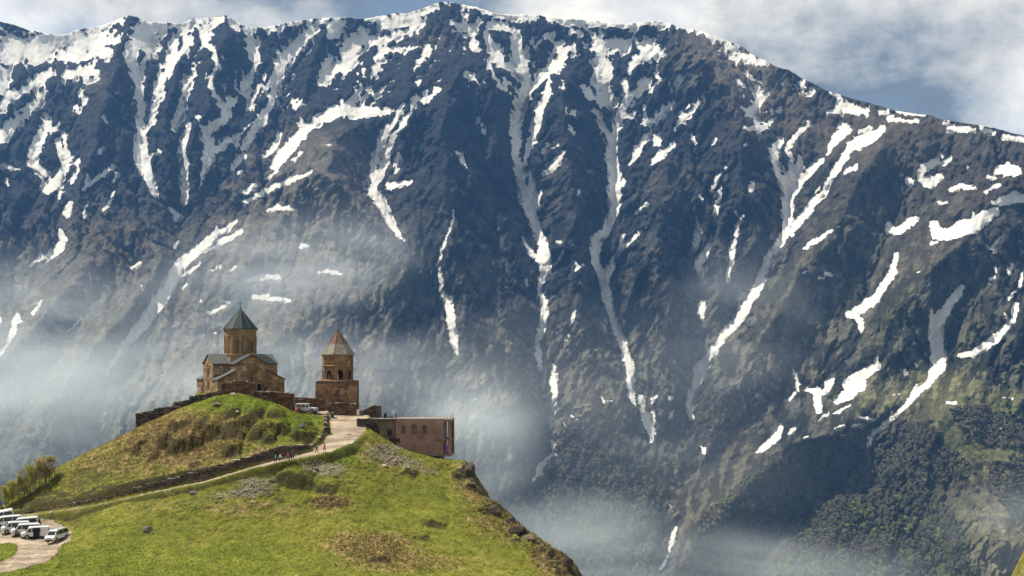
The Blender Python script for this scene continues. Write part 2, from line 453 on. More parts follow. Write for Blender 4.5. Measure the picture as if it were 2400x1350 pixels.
tr(800, 450, [
 [(230,0,58),(270,60,66),(310,140,56),(350,220,46),(400,300,24),(442,338,7)], [(788,140,6),(770,250,22),(730,350,22),(695,430,12),(685,540,9),(705,620,33),(705,690,24),(750,790,48),(770,880,56),(780,980,52),(800,1080,42),(816,1145,9)], [(770,740,12),(765,800,30)],
 [(1300,0,105),(1320,90,95),(1350,190,58),(1380,280,58),(1420,370,66),(1430,460,92),(1430,560,66),(1400,650,38),(1390,710,14),(1420,750,46),(1430,850,42),(1410,950,46),(1380,1060,28),(1385,1160,33),(1403,1245,9)], [(1400,10,24),(1370,90,40)],
 [(1280,320,9),(1310,390,14),(1350,440,28),(1390,480,38)], [(1500,1225,20),(1490,1360,46)], [(1920,0,88),(1920,120,76),(1890,210,58),(1850,290,56),(1790,330,66),(1785,430,56),(1790,510,58),(1840,600,66),(1860,700,58),(1880,810,42),(1920,920,42),(1960,1020,46),(2000,1130,46),(2030,1240,56),(2030,1360,38)],
 [(2092,288,10),(2030,350,33),(1970,390,38),(1910,460,18),(1900,530,55),(1860,600,40)], [(1980,300,24),(1965,370,34)], [(1515,350,26),(1560,358,18)], [(1640,480,14),(1665,520,34),(1645,550,20),(1700,515,22)], [(1303,620,7),(1300,690,8)], [(1655,805,10),(1635,860,28),(1615,925,22)], [(1600,1000,8),(1585,1045,14)],
 [(2145,80,9),(2070,145,13)], [(1665,0,22),(1668,22,18)], [(1800,1105,7),(1765,1128,8)]], SNOW)
tr(1600, 450, [
 [(740,0,80),(740,100,76),(740,200,66),(720,290,48),(660,390,48),(600,480,48),(560,580,48),(520,680,56),(470,770,48),(440,840,66),(380,910,56),(300,990,58),(240,1080,56),(180,1170,66),(125,1240,85),(100,1350,56)],
 [(1000,0,38),(920,70,48),(860,150,48),(800,230,48),(760,290,38)], [(930,125,10),(880,170,20)], [(115,20,28),(140,50,22)], [(100,195,20),(112,290,38),(88,400,38)], [(275,0,22),(235,100,24),(230,210,14)], [(198,320,9),(165,430,48),(115,490,54),(130,580,38),(138,638,20)],
 [(395,240,16),(370,310,16)], [(370,345,20),(352,420,42),(342,500,30),(325,560,22),(318,640,18)], [(135,790,52),(130,850,52),(145,900,16)], [(370,130,16),(375,160,16)], [(430,160,14),(415,188,14)], [(860,395,22),(960,330,36),(1048,270,20)], [(1085,252,16),(1098,240,16)],
 [(880,545,18),(845,575,16)], [(1010,575,26),(1045,585,28)], [(955,602,13),(995,602,14)], [(1450,230,30),(1460,270,52),(1530,270,52),(1590,220,52),(1640,190,36)],
 [(1770,240,70),(1790,290,80),(1870,300,80),(1960,260,110),(2050,230,110),(2140,170,100),(2210,130,46)], [(1750,358,24),(1785,352,22)], [(2040,130,14),(2040,190,30)], [(1800,80,16),(1855,72,18)], [(2180,75,30),(2240,70,56),(2330,35,80),(2400,45,60)],
 [(1500,440,22),(1485,560,46),(1420,650,46),(1370,740,56),(1290,800,58),(1180,860,60)], [(1290,755,30),(1290,800,40)], [(1200,850,50),(1250,910,44),(1258,985,18)],
 [(1975,655,14),(1920,730,54),(1850,830,62),(1780,930,105),(1780,1040,100),(1800,1130,95),(1800,1220,105),(1760,1290,66),(1720,1360,38)], [(1748,800,9),(1750,890,34)], [(2345,795,34),(2330,900,38),(2260,990,54),(2150,1070,56),(2050,1130,56),(1950,1150,40)],
 [(1362,1160,14),(1372,1220,45),(1270,1285,80),(1160,1350,80)], [(2228,320,7),(2180,385,20),(2190,420,24)], [(2160,605,22),(2190,600,22)], [(2312,510,12),(2295,570,22)], [(2385,580,18),(2375,660,22)], [(2300,745,28),(2335,700,14)], [(2200,530,12),(2203,558,14)], [(1655,563,12),(1680,563,12)],
 [(780,1260,12),(815,1350,18)], [(1010,1350,30),(1060,1325,30)], [(1560,1250,16),(1572,1290,22)], [(1640,1205,18),(1650,1225,14)], [(2265,850,14),(2275,880,12)]], SNOW)
tr(1600, 900, [
 [(100,0,56),(70,60,56),(50,140,46),(62,240,22)], [(1240,0,95),(1150,80,72),(1075,130,24)], [(870,45,14),(950,50,60),(950,120,46),(960,190,46)], [(1040,0,46),(990,60,40)], [(805,0,22),(815,50,14)], [(795,70,16),(755,115,16)],
 [(1178,145,10),(1065,208,9)], [(1025,205,10),(955,255,6)], [(1700,10,38),(1640,80,33),(1560,160,28),(1480,240,28),(1400,300,33),(1330,360,38),(1310,430,28)], [(1640,10,14),(1615,80,26)], [(690,300,26),(670,370,46),(600,430,38),(525,485,18)], [(780,320,14),(740,350,14)],
 [(2240,310,40),(2220,370,24)], [(1860,130,20),(1920,132,22)], [(2250,100,10),(2310,97,10)], [(1070,310,14),(1140,292,20)], [(1200,290,16),(1235,292,16)], [(1260,235,12),(1335,252,24)], [(850,378,10),(900,368,13)], [(150,430,22),(150,480,24)], [(1490,75,10),(1530,70,12)]], SNOW)
tr(1000, 900, [
 [(885,0,46),(905,70,46),(890,160,33),(880,260,18),(876,310,9)], [(878,400,20),(902,480,36),(870,580,18),(805,640,18),(820,720,28),(842,805,12)], [(870,510,20),(810,570,36),(770,640,14),(750,685,5)], [(878,880,8),(880,980,11),(880,1030,4)],
 [(1430,0,38),(1440,80,36),(1475,160,9)], [(1505,95,34),(1520,180,38),(1550,260,55),(1580,340,46),(1580,410,9)], [(1590,190,20),(1600,260,30)], [(1745,1010,22),(1735,1060,38),(1718,1130,26),(1712,1170,12)],
 [(1615,90,14),(1590,125,26)], [(1740,185,10),(1705,245,14)], [(1225,100,18),(1250,130,14)], [(1270,125,14),(1300,120,14)], [(1020,220,8),(1030,255,24),(1075,270,20)], [(965,262,10),(978,285,10)], [(1690,830,7),(1735,890,7)], [(1705,95,26),(1725,90,20)]], SNOW)
tr(0, 0, [
 [(170,430,50),(100,520,55),(70,560,24)], [(380,430,50),(300,470,55),(200,560,46),(130,620,28)], [(680,410,36),(600,440,50),(480,480,28),(350,570,38),(200,680,46),(60,770,26)], [(520,300,26),(440,340,28),(360,390,26)],
 [(10,220,60),(120,240,66),(200,270,56),(270,235,28)], [(650,230,30),(600,200,24)], [(850,220,46),(760,260,24)], [(900,115,18),(940,165,46),(880,180,36),(930,220,46),(880,285,46)], [(140,800,18),(165,790,14)], [(95,820,22),(90,830,18)], [(590,380,12),(615,370,12)], [(690,280,11),(680,285,11)],
 [(1080,290,46),(1110,370,56),(1050,440,40)], [(1000,380,34),(970,430,30)], [(1180,280,18),(1190,370,28)], [(1240,220,50),(1265,270,46)], [(1140,480,36),(1040,530,36),(1000,590,18)], [(1400,230,20),(1380,330,60),(1330,460,110)], [(1560,200,60),(1600,330,130),(1640,480,130)],
 [(300,300,18),(330,295,14)], [(520,390,14),(540,385,12)], [(1130,220,22),(1050,280,18)], [(1930,400,50),(1850,560,40)], [(2330,480,22),(2370,400,30)], [(1860,450,12),(1780,620,9)], [(1900,520,8),(1830,640,7),(1760,790,7)]], ROCK)
tr(800, 0, [[(1160,340,36),(1165,420,40)], [(1900,340,26),(1870,400,22)], [(260,210,46),(300,270,22)], [(20,230,60),(110,230,30)], [(760,30,50),(860,60,70),(1000,110,60),(1070,140,30)], [(640,110,30),(700,130,36)], [(850,150,36),(1000,170,26)], [(1400,110,40),(1440,130,26)], [(1180,150,26),(1280,200,36)], [(1810,600,8),(1820,640,9)], [(420,100,28),(460,95,22)], [(2000,380,60),(1940,480,40)], [(1480,200,60),(1350,240,40)], [(1700,180,26),(1740,200,22)]], ROCK)
tr(1600, 0, [[(700,1080,22),(680,1160,26),(710,1220,22)], [(1320,940,10),(1250,1010,10)], [(1280,960,5),(1210,1030,7)], [(1720,1215,24),(1750,1215,20)], [(730,1030,9),(745,1060,12)], [(790,1150,10),(800,1100,12)]], ROCK)

SN_CREST = [(95, 290), (335, 440), (455, 520), (620, 790), (860, 1000), (1090, 1250), (1290, 1470), (1500, 1570)]
CREST = [(-400, 60), (-250, 35), (-120, 62)] + [(x / 3, y / 3) for x, y in [(0,150),(70,165),(130,180),(200,210),(270,215),(310,232),(430,242),(480,235),(530,210),(600,195),(700,180),(760,160),(830,130),(870,115),(910,105),(960,115),(1000,140),(1060,155),(1090,150),(1200,160),(1290,160),(1340,130),(1400,125),(1500,120),(1560,115),(1580,103),(1640,130),(1700,165),(1750,190),(1850,190),(1950,175),(2050,150),(2200,130),(2280,120),(2390,125)]] \
 + [(800 + x / 3, y / 3) for x, y in [(0,125),(60,118),(120,130),(160,130),(300,105),(400,88),(470,92),(540,65),(620,40),(700,8),(760,10),(850,30),(950,45),(1020,70),(1080,90),(1200,100),(1380,100),(1450,118),(1600,130),(1800,145),(2000,165),(2150,150),(2250,145),(2330,170),(2390,198)]] \
 + [(1600 + x / 3, y / 3) for x, y in [(0,200),(100,205),(170,225),(250,260),(330,290),(430,330),(500,385),(600,430),(670,470),(750,490),(830,540),(950,600),(1000,630),(1100,660),(1200,690),(1350,730),(1500,775),(1650,800),(1750,805),(1810,835),(1950,855),(2100,880),(2250,910),(2330,935),(2400,950)]] + [(2520, 345), (2650, 380), (2850, 460)]
CX = np.array([c[0] for c in CREST]); CY = np.array([c[1] for c in CREST])

# main ridges (stand forward) and valleys (lie back): points (x, y), half width px, height m
RIDGES = [
 ([(300,45),(275,160),(245,260),(210,380),(170,520)], 70, 120), ([(530,40),(515,150),(480,260),(440,340)], 55, 120), ([(420,140),(395,260),(385,380),(400,440)], 32, 60), ([(655,110),(610,260),(580,330)], 30, 50),
 ([(1040,60),(1050,200),(1030,330),(1050,500),(1075,650),(1105,800),(1130,950)], 130, 260), ([(940,120),(960,260),(930,330)], 60, 80), ([(880,270),(790,330),(760,400),(820,460),(890,530),(960,600),(930,660),(840,700)], 120, 210),
 ([(1165,120),(1150,250),(1180,400)], 45, 90), ([(1330,130),(1320,260),(1335,420),(1350,560),(1345,700),(1390,850)], 60, 130), ([(1500,110),(1470,230)], 35, 60), ([(1560,410),(1545,520),(1530,640),(1580,760)], 75, 150),
 ([(1560,50),(1640,120),(1710,210),(1740,300),(1730,420),(1760,540)], 90, 160), ([(1870,290),(1840,400)], 40, 60), ([(2120,300),(2010,420),(1960,540),(1880,640),(1800,760),(1720,890)], 90, 150),
 ([(2400,400),(2260,560),(2160,650),(2180,760)], 90, 120), ([(2100,640),(2060,820),(1940,900)], 80, 90),
 ([(2150,960),(2200,1010),(2280,1120),(2340,1230),(2420,1360)], 150, 260), ([(2030,960),(1960,1010),(1850,1050),(1720,1170),(1620,1290),(1560,1400)], 90, 200), ([(1360,900),(1430,990),(1500,1090),(1550,1180),(1590,1240)], 120, 230),
 ([(240,500),(220,600),(150,690),(60,790),(-40,880)], 70, 130), ([(330,540),(385,610),(330,700),(240,800),(150,900),(60,1000)], 60, 110), ([(190,860),(150,960),(90,1080)], 50, 80), ([(700,760),(600,820),(520,900),(400,1000)], 80, 100),
 ([(640,560),(560,640),(470,740)], 60, 50), ([(920,720),(900,860),(880,1000)], 50, 80), ([(1200,780),(1190,900),(1230,1060)], 60, 100), ([(1720,880),(1700,980),(1640,1090)], 40, 80), ([(1840,830),(1780,900),(1740,1000)], 50, 80), ([(1290,900),(1340,960),(1330,1100)], 50, 60)]
VALLEYS = [(a, b_, c_ * .6) for a, b_, c_ in [
 ([(585,330),(520,420),(440,520),(390,620),(330,760),(250,900),(180,1060),(120,1200)], 80, 130), ([(880,440),(930,540),(1010,620),(1040,720),(1065,830),(1060,960)], 70, 150), ([(1250,860),(1290,960),(1280,1080),(1250,1160),(1290,1260)], 70, 140),
 ([(1510,980),(1530,1030),(1640,1000)], 60, 90), ([(1525,1040),(1540,1160),(1560,1210),(1555,1290),(1530,1400)], 70, 160), ([(1640,1000),(1640,1090),(1570,1190)], 50, 100), ([(2040,1040),(1900,1190),(1750,1330),(1690,1420)], 70, 150), ([(1215,300),(1215,420),(1260,560),(1270,720),(1265,850)], 50, 90),
 ([(1440,240),(1440,420),(1400,560),(1430,720),(1490,900)], 50, 90), ([(1850,440),(1840,560),(1740,720),(1640,880),(1620,980)], 55, 100), ([(2320,680),(2200,820),(2180,900)], 70, 80)]]

# raster in photo pixels for the traced fields
RX0, RY0, RS = -450, -60, 2.0
RW, RH = int((2850 + 450) / RS), int((1620 + 60) / RS)
def seg_field(strokes, margin, mode, fld, amp=None):
    for st in strokes:
        for (x0, y0, w0), (x1, y1, w1) in zip(st[:-1], st[1:]):
            mg = margin + max(w0, w1)
            a0 = max(0, int((min(x0, x1) - mg - RX0) / RS)); a1 = min(RW, int((max(x0, x1) + mg - RX0) / RS) + 2)
            b0 = max(0, int((min(y0, y1) - mg - RY0) / RS)); b1 = min(RH, int((max(y0, y1) + mg - RY0) / RS) + 2)
            if a1 <= a0 or b1 <= b0:
                continue
            gx = RX0 + np.arange(a0, a1) * RS; gy = RY0 + np.arange(b0, b1) * RS
            X, Yg = np.meshgrid(gx, gy)
            dx, dy = x1 - x0, y1 - y0
            L2 = dx * dx + dy * dy + 1e-6
            t = np.clip(((X - x0) * dx + (Yg - y0) * dy) / L2, 0, 1)
            d = np.hypot(X - x0 - t * dx, Yg - y0 - t * dy)
            hw = (w0 + (w1 - w0) * t) * 0.5
            sub = fld[b0:b1, a0:a1]
            if mode == 'max':
                np.maximum(sub, hw - d, out=sub)
            elif mode == 'min':
                np.minimum(sub, d - hw, out=sub)
            elif mode == 'gully':
                wg = 8 + hw * 2.2
                np.maximum(sub, (3 + hw * .7) * np.clip(1 - d / wg, 0, 1), out=sub)
for a0_, a1_ in SN_CREST:
    SNOW.append([(x_, float(np.interp(x_, CX, CY)) + 7 + 3 * math.sin(x_ * .07), 5 + 4 * math.sin(x_ * .11)) for x_ in range(a0_, a1_, 12)])
SNOWF = np.full((RH, RW), -14.0)
seg_field(SNOW, 16, 'max', SNOWF)
seg_field(ROCK, 8, 'min', SNOWF)
GUL = np.zeros((RH, RW))
seg_field([s for s in SNOW if math.hypot(s[0][0] - s[-1][0], s[0][1] - s[-1][1]) > 28], 70, 'gully', GUL)
def line_field(lines):
    tot = np.zeros((RH, RW))
    for pts, hw, amp in lines:
        fld = np.zeros((RH, RW))
        gx = RX0 + np.arange(RW) * RS; gy = RY0 + np.arange(RH) * RS
        xs = [p[0] for p in pts]; ys = [p[1] for p in pts]
        mg = hw * 1.5
        a0 = max(0, int((min(xs) - mg - RX0) / RS)); a1 = min(RW, int((max(xs) + mg - RX0) / RS) + 2)
        b0 = max(0, int((min(ys) - mg - RY0) / RS)); b1 = min(RH, int((max(ys) + mg - RY0) / RS) + 2)
        X, Yg = np.meshgrid(gx[a0:a1], gy[b0:b1])
        X = X + 16 * fbm(X / 60, Yg / 60, 3, 5); Yg = Yg + 16 * fbm(X / 60, Yg / 60, 3, 6)
        best = np.full(X.shape, 1e9); bt = np.zeros(X.shape)
        for i in range(len(pts) - 1):
            (x0, y0), (x1, y1) = pts[i], pts[i + 1]
            dx, dy = x1 - x0, y1 - y0
            t = np.clip(((X - x0) * dx + (Yg - y0) * dy) / (dx * dx + dy * dy), 0, 1)
            d = np.hypot(X - x0 - t * dx, Yg - y0 - t * dy)
            m = d < best
            best = np.where(m, d, best); bt = np.where(m, (i + t) / (len(pts) - 1), bt)
        q = np.clip(1 - best / (hw * 1.25), 0, 1)
        q = 0.65 * q + 0.35 * q * q
        fade = 0.35 + 0.65 * smooth(0, 0.22, bt) * (1 - 0.7 * smooth(0.8, 1.0, bt))
        tot[b0:b1, a0:a1] += amp * q * fade
    return tot
REL = line_field(VALLEYS) * 1.1 - line_field(RIDGES) * 1.3
def rs(fld, px, py):
    x = np.clip((px - RX0) / RS, 0, RW - 1.001); y = np.clip((py - RY0) / RS, 0, RH - 1.001)
    x0 = x.astype(int); y0 = y.astype(int); fx = x - x0; fy = y - y0
    return (fld[y0, x0] * (1 - fx) + fld[y0, x0 + 1] * fx) * (1 - fy) + (fld[y0 + 1, x0] * (1 - fx) + fld[y0 + 1, x0 + 1] * fx) * fy

BOT = 1500.0
# where the face is grassy and even (value 1) or craggy (0): ellipses x, y, rx, ry, value
SOFT = [(740, 410, 150, 150, .75), (650, 600, 240, 160, .8), (250, 700, 260, 240, .45), (600, 850, 420, 170, .55), (1760, 180, 110, 100, .5), (2100, 330, 420, 110, .8), (2150, 620, 380, 300, .8), (1900, 760, 200, 120, .8), (2150, 950, 320, 120, .85), (2300, 1150, 260, 260, .9), (1800, 1200, 280, 170, .9), (1430, 1180, 180, 170, .8), (1110, 1000, 90, 150, .6), (120, 120, 320, 120, .45)]
def softness(px, py):
    s = np.zeros(np.shape(px))
    for x, y, rx, ry, v in SOFT:
        q = np.clip(1.25 - np.sqrt(((px - x) / rx) ** 2 + ((py - y) / ry) ** 2), 0, 1)
        s = np.maximum(s, v * q * q * (3 - 2 * q))
    return s
# ---- running water: cut a branching net of gullies and sharp divides into the face
ES = 4.0
EW, EH = int(RW * RS / ES), int(RH * RS / ES)
def erode(H, kf, iters, m_=0.45, dx=6.6, fixed=None, dif=0.04):
    h, w_ = H.shape; n = h * w_
    ids = np.arange(n).reshape(h, w_)
    offs = [(-1, 0), (1, 0), (0, -1), (0, 1), (-1, -1), (-1, 1), (1, -1), (1, 1)]
    for it in range(iters):
        P_ = np.pad(H, 1, mode='constant', constant_values=1e9)
        best = np.zeros(H.shape); rec = ids.copy()
        for dy, dx_ in offs:
            q = (H - P_[1 + dy:1 + dy + h, 1 + dx_:1 + dx_ + w_]) / (dx * (1.414 if dy and dx_ else 1.0))
            mk = q > best
            best = np.where(mk, q, best); rec = np.where(mk, ids + dy * w_ + dx_, rec)
        order = np.argsort(-H.ravel(), kind='stable').tolist()
        r = rec.ravel().tolist()
        A = [1.0] * n
        for i in order:
            k = r[i]
            if k != i:
                A[k] += A[i]
        Fk = (kf.ravel() * np.power(np.array(A), m_)).tolist()
        z = H.ravel().tolist()
        for i in reversed(order):
            k = r[i]
            if k != i and z[k] < z[i]:
                f = Fk[i]
                z[i] = (z[i] + f * z[k]) / (1.0 + f)
        H = np.array(z).reshape(h, w_)
        if fixed is not None:
            H[-1] = fixed[-1]
        B = np.pad(H, 1, mode='edge')
        H = H + dif * (B[:-2, 1:-1] + B[2:, 1:-1] + B[1:-1, :-2] + B[1:-1, 2:] - 4 * H)
    return H
def run_erosion():
    ex = RX0 + np.arange(EW) * ES; ey = RY0 + np.arange(EH) * ES
    X, Yg = np.meshgrid(ex, ey)
    plane = -(Yg) * 1.32
    so = softness(X, Yg)
    wx = X + 30 * fbm(X / 120, Yg / 160, 3, 41); wy = Yg + 30 * fbm(X / 120, Yg / 160, 3, 42)
    rel = -rs(REL, X, Yg) * .6 - rs(GUL, X, Yg) * 1.6 + 60 * (ridged(wx / 120, wy / 190, 4, 3) - .5) * (1 - .6 * so) + 9 * fbm(X / 18, Yg / 18, 3, 8) + 5 * nr.uniform(-1, 1, X.shape)
    H = plane + rel
    kf = 0.055 * (1 - .72 * so) * (0.7 + .6 * smooth(-.3, .3, fbm(X / 90, Yg / 90, 3, 51)))
    H = erode(H, kf, 10, fixed=H)
    E = H - plane
    # keep the broad forms, drop the overall lowering
    E = E - boxblur(boxblur(E, 40), 40) * .8
    sn = smooth(-2, 4, rs(SNOWF, X, Yg))
    return E * (1 - .85 * sn) + boxblur(boxblur(E, 3), 3) * .85 * sn
EROS = run_erosion()
def es(px, py):
    x = np.clip((px - RX0) / ES, 0, EW - 1.001); y = np.clip((py - RY0) / ES, 0, EH - 1.001)
    x0 = x.astype(int); y0 = y.astype(int); fx = x - x0; fy = y - y0
    return (EROS[y0, x0] * (1 - fx) + EROS[y0, x0 + 1] * fx) * (1 - fy) + (EROS[y0 + 1, x0] * (1 - fx) + EROS[y0 + 1, x0 + 1] * fx) * fy
def depth(px, py):
    crest = np.interp(px, CX, CY)
    t = np.clip((py - crest) / (BOT - crest), 0, 1.2)
    top = 5600 - 1000 * smooth(1500, 2500, px) + 150 * smooth(900, -200, px)
    bot = 3050 + 250 * np.exp(-((px - 1500) / 260) ** 2) - 150 * smooth(1900, 2500, px)
    Y = top + (bot - top) * (0.82 * t + 0.18 * t * t)
    sn = smooth(-3, 4, rs(SNOWF, px, py))
    so = softness(px, py)
    wx = px + 26 * fbm(px / 90, py / 130, 3, 41); wy = py + 26 * fbm(px / 90, py / 130, 3, 42)
    ux = wx + (wy - 500) * (0.55 * np.tanh((wx - 1050) / 500) * 0.8)
    jx = 2.5 * fbm(px / 14, py / 14, 3, 43); jy = 2.5 * fbm(px / 14, py / 14, 3, 44)
    Y = Y - es(px + jx, py + jy) * 1.7 * smooth(-.02, 0.04, t)
    mid = ridged(ux / 44, wy / 92, 4, 9, 0.6) - 0.45
    fin = fbm(px / 12, py / 15, 4, 23, 0.62)
    w3, w4 = worley(ux / 23, wy / 46, 6); w5, w6 = worley(ux / 9, wy / 14, 7)
    crag_ = (1 - .8 * so) * (1 - .7 * sn)
    return Y + (-mid * 26 - fin * 20 + (w3 - .45) * 26 + (w5 - .45) * 15) * crag_

NC, NRW = 1240, 600
cpx = np.linspace(-240, 2640, NC)
tt = np.linspace(0, 1, NRW) ** 0.97
crest = np.interp(cpx, CX, CY) + 2.2 * fbm(cpx / 14, cpx * 0 + 3.3, 4, 77, .6) + 1.2
GPX = np.repeat(cpx[None, :], NRW, 0)
GPY = crest[None, :] + tt[:, None] * (BOT - crest[None, :])
GY = depth(GPX, GPY)
snowv = rs(SNOWF, GPX + 5 * fbm(GPX / 22, GPY / 22, 3, 61), GPY + 5 * fbm(GPX / 22, GPY / 22, 3, 62))
# snow keeps to the hollows and melts off the ribs
con = np.clip((GY - boxblur(GY, 4)) / 7.0, -1.5, 1.5) + np.clip((GY - boxblur(boxblur(GY, 11), 11)) / 26.0, -1.5, 1.5)
hi_ = smooth(520, 60, GPY)
snowv = snowv + con * (1.0 + 3.4 * hi_) + hi_ * (np.clip(con, -1, 2.2) * 1.2)
snowv = np.where((snowv < 0) & (rs(SNOWF, GPX, GPY) < -11), np.minimum(snowv, -13 + 11 * hi_ * np.clip(con, 0, 3) * .5), snowv)
GY = GY - 2.5 * np.clip(snowv / 4, 0, 1)
VX = (GPX - 1200) / F * GY; VZ = (HZ - GPY) / F * GY
# the far side of the crest falls away
bk = []
for k in range(1, 8):
    bk.append(np.stack([VX[0] * (1 + .02 * k), GY[0] + 60 * k * k * .6 + 40, VZ[0] - 14 * k * k - 4 * k], -1))
V = np.concatenate([np.stack(bk[::-1], 0), np.stack([VX, GY, VZ], -1)], 0)
nb = len(bk); HR = NRW + nb
idx = np.arange(HR * NC).reshape(HR, NC)
FC = np.stack([idx[1:, :-1], idx[1:, 1:], idx[:-1, 1:], idx[:-1, :-1]], -1).reshape(-1, 4)
# ground cover colour (rock, dry grass, meadow, scree)
COVER = [  # x, y, rx, ry, colour, weight
 (740, 410, 190, 130, (.17, .145, .12), .95), (690, 590, 260, 150, (.22, .19, .14), .95), (520, 850, 460, 220, (.24, .21, .15), .95), (230, 640, 260, 180, (.15, .125, .095), .85), (130, 860, 280, 260, (.22, .20, .145), .9),
 (1700, 140, 150, 80, (.19, .155, .12), .9), (1790, 230, 110, 70, (.16, .13, .10), .85), (2050, 300, 330, 90, (.115, .09, .068), .9), (2250, 400, 260, 130, (.085, .068, .052), .8), (2050, 560, 330, 160, (.075, .066, .05), .8), (1900, 720, 230, 120, (.085, .078, .05), .8),
 (2200, 800, 230, 140, (.06, .07, .036), .8), (2180, 930, 240, 70, (.18, .175, .07), 1), (2330, 1050, 170, 120, (.18, .19, .065), 1), (2310, 1210, 150, 130, (.29, .255, .15), 1), (2390, 1310, 160, 80, (.29, .255, .15), 1),
 (1250, 900, 220, 150, (.15, .135, .10), .75), (1420, 850, 200, 120, (.13, .12, .085), .7), (1110, 1000, 80, 140, (.26, .235, .20), .9), (1700, 830, 160, 120, (.12, .115, .075), .7), (1830, 870, 120, 80, (.12, .11, .075), .7), (1730, 1050, 60, 130, (.17, .14, .11), .8), (1590, 1190, 40, 140, (.22, .17, .135), .9),
 (1800, 1200, 280, 200, (.05, .052, .03), .8), (2100, 1180, 250, 230, (.055, .06, .03), .8), (1430, 1150, 170, 200, (.06, .062, .04), .8), (1060, 320, 130, 240, (.030, .034, .042), .6), (1320, 420, 70, 90, (.10, .085, .07), .5), (1580, 420, 90, 60, (.10, .085, .07), .6), (230, 330, 130, 100, (.055, .05, .05), .5), (230, 200, 60, 30, (.12, .10, .08), .7), (1020, 90, 90, 40, (.12, .10, .085), .7)]
nzc = fbm(GPX / 38, GPY / 46, 5, 91, .6)
colr = np.zeros(GPX.shape + (3,)); colr[:] = (.028, .032, .040)
for x, y, rx, ry, c, ww in COVER:
    q = np.clip(1.35 - np.sqrt(((GPX - x) / rx) ** 2 + ((GPY - y) / ry) ** 2) + 0.55 * nzc, 0, 1)
    q = (q * q * (3 - 2 * q) * ww)[..., None]
    colr = colr * (1 - q) + np.array(c) * q
# dry grass keeps to the ribs, bare dark rock to the steep runnels
rib = smooth(-.08, .14, fbm((GPX + .35 * GPY) / 26, (GPY - .2 * GPX) / 60, 5, 131, .62))
low = smooth(250, 800, GPY)
mead = smooth(2120, 2240, GPX) * smooth(890, 960, GPY)
low = low * (1 - .85 * mead) * (1 - .5 * smooth(1000, 700, GPX))
colr = colr * (1 - (0.62 * low * (1 - rib))[..., None]) + np.array((.17, .148, .10)) * (0.5 * low * rib)[..., None]
attr_s = np.concatenate([np.repeat(snowv[:1], nb, 0), snowv], 0)
attr_h = np.concatenate([np.full((nb, NC), 1.0), smooth(520, 60, GPY)], 0)
attr_f = np.concatenate([np.zeros((nb, NC)), softness(GPX, GPY)], 0)
colr = np.concatenate([np.repeat(colr[:1], nb, 0), colr], 0)

m = NT('mountain_ground')
pos = m.pos()
s = m.attr('snow'); hgt = m.attr('high'); sof = m.attr('soft')
n_a = m.noise(0.030, 7, 0.68, pos); n_b = m.noise(0.011, 4, 0.6, pos); n_c = m.noise(0.09, 6, 0.7, pos)
sv = m.math('ADD', s, m.math('MULTIPLY', m.math('SUBTRACT', n_a, 0.5), m.math('MULTIPLY_ADD', hgt, 10.0, 12.0)))
sv = m.math('ADD', sv, m.math('MULTIPLY', m.math('SUBTRACT', n_c, 0.5), m.math('MULTIPLY_ADD', hgt, 2.0, 13.0)))
sv = m.math('ADD', sv, m.math('MULTIPLY_ADD', hgt, 1.6, 0.7))
snow = m.ramp(m.math('MULTIPLY_ADD', sv, 0.1, 0.5), [(0.47, 0.0), (0.53, 1.0)])
# fine old snow caught on the high crags
dust = m.math('MULTIPLY', m.ramp(m.noise(0.05, 8, 0.75, pos), [(0.60, 0.0), (0.66, 1.0)]), m.ramp(hgt, [(0.35, 0.0), (0.9, 0.75)]))
dust = m.math('MULTIPLY', dust, m.ramp(m.math('MULTIPLY_ADD', s, 0.05, 0.5), [(0.0, 0.15), (0.25, 1.0)]))
snow = m.math('MAXIMUM', snow, dust)
cov = m.attr('cover', True)
cov = m.mix(0.85, cov, m.ramp(n_a, [(0.34, 0.35), (0.5, 0.9), (0.68, 1.9)]), 'MULTIPLY')
cov = m.mix(0.5, cov, m.ramp(n_c, [(0.3, 0.6), (0.7, 1.45)]), 'MULTIPLY')
cov = m.mix(m.math('MULTIPLY', sof, 0.35), cov, m.mix(n_b, (0.05, 0.06, 0.03), (0.15, 0.125, 0.08)))
snc = m.mix(m.ramp(n_b, [(0.35, 0.0), (0.7, 1.0)]), (0.75, 0.73, 0.685), (0.65, 0.615, 0.55))
snc = m.mix(.8, snc, m.ramp(n_a, [(.3, .82), (.6, 1.03)]), 'MULTIPLY')
snc = m.mix(.7, snc, m.ramp(n_c, [(.28, .82), (.55, 1.03)]), 'MULTIPLY')
col = m.mix(snow, cov, snc)
h1 = m.math('ADD', m.math('MULTIPLY', n_a, 1.0), m.math('MULTIPLY', n_c, 0.6))
amp = m.math('MULTIPLY', m.math('MULTIPLY_ADD', snow, -0.9, 1.0), m.math('MULTIPLY_ADD', sof, -0.55, 1.0))
nrm = m.bump(m.math('MULTIPLY', h1, amp), 30.0, 1.0)
M_MOUNT = m.done(col, 0.92, nrm, spec=0.15)
mo = link('mountain', np_mesh('mountain', V.reshape(-1, 3), FC, M_MOUNT, True, {'snow': attr_s, 'high': attr_h, 'soft': attr_f}, {'cover': colr.reshape(-1, 3)}), kind='structure')

# the valley floor far below joins the mountain's foot to the hills
vf = MB().add([(-6000, -2500, -640), (6000, -2500, -640), (6000, 4200, -640), (-6000, 4200, -640)], [(0, 1, 2, 3)])
mv = plain('valley_ground', (.07, .085, .035), .95, scale=.01)
vo = vf.build('valley_floor', mv); vo['kind'] = 'structure'

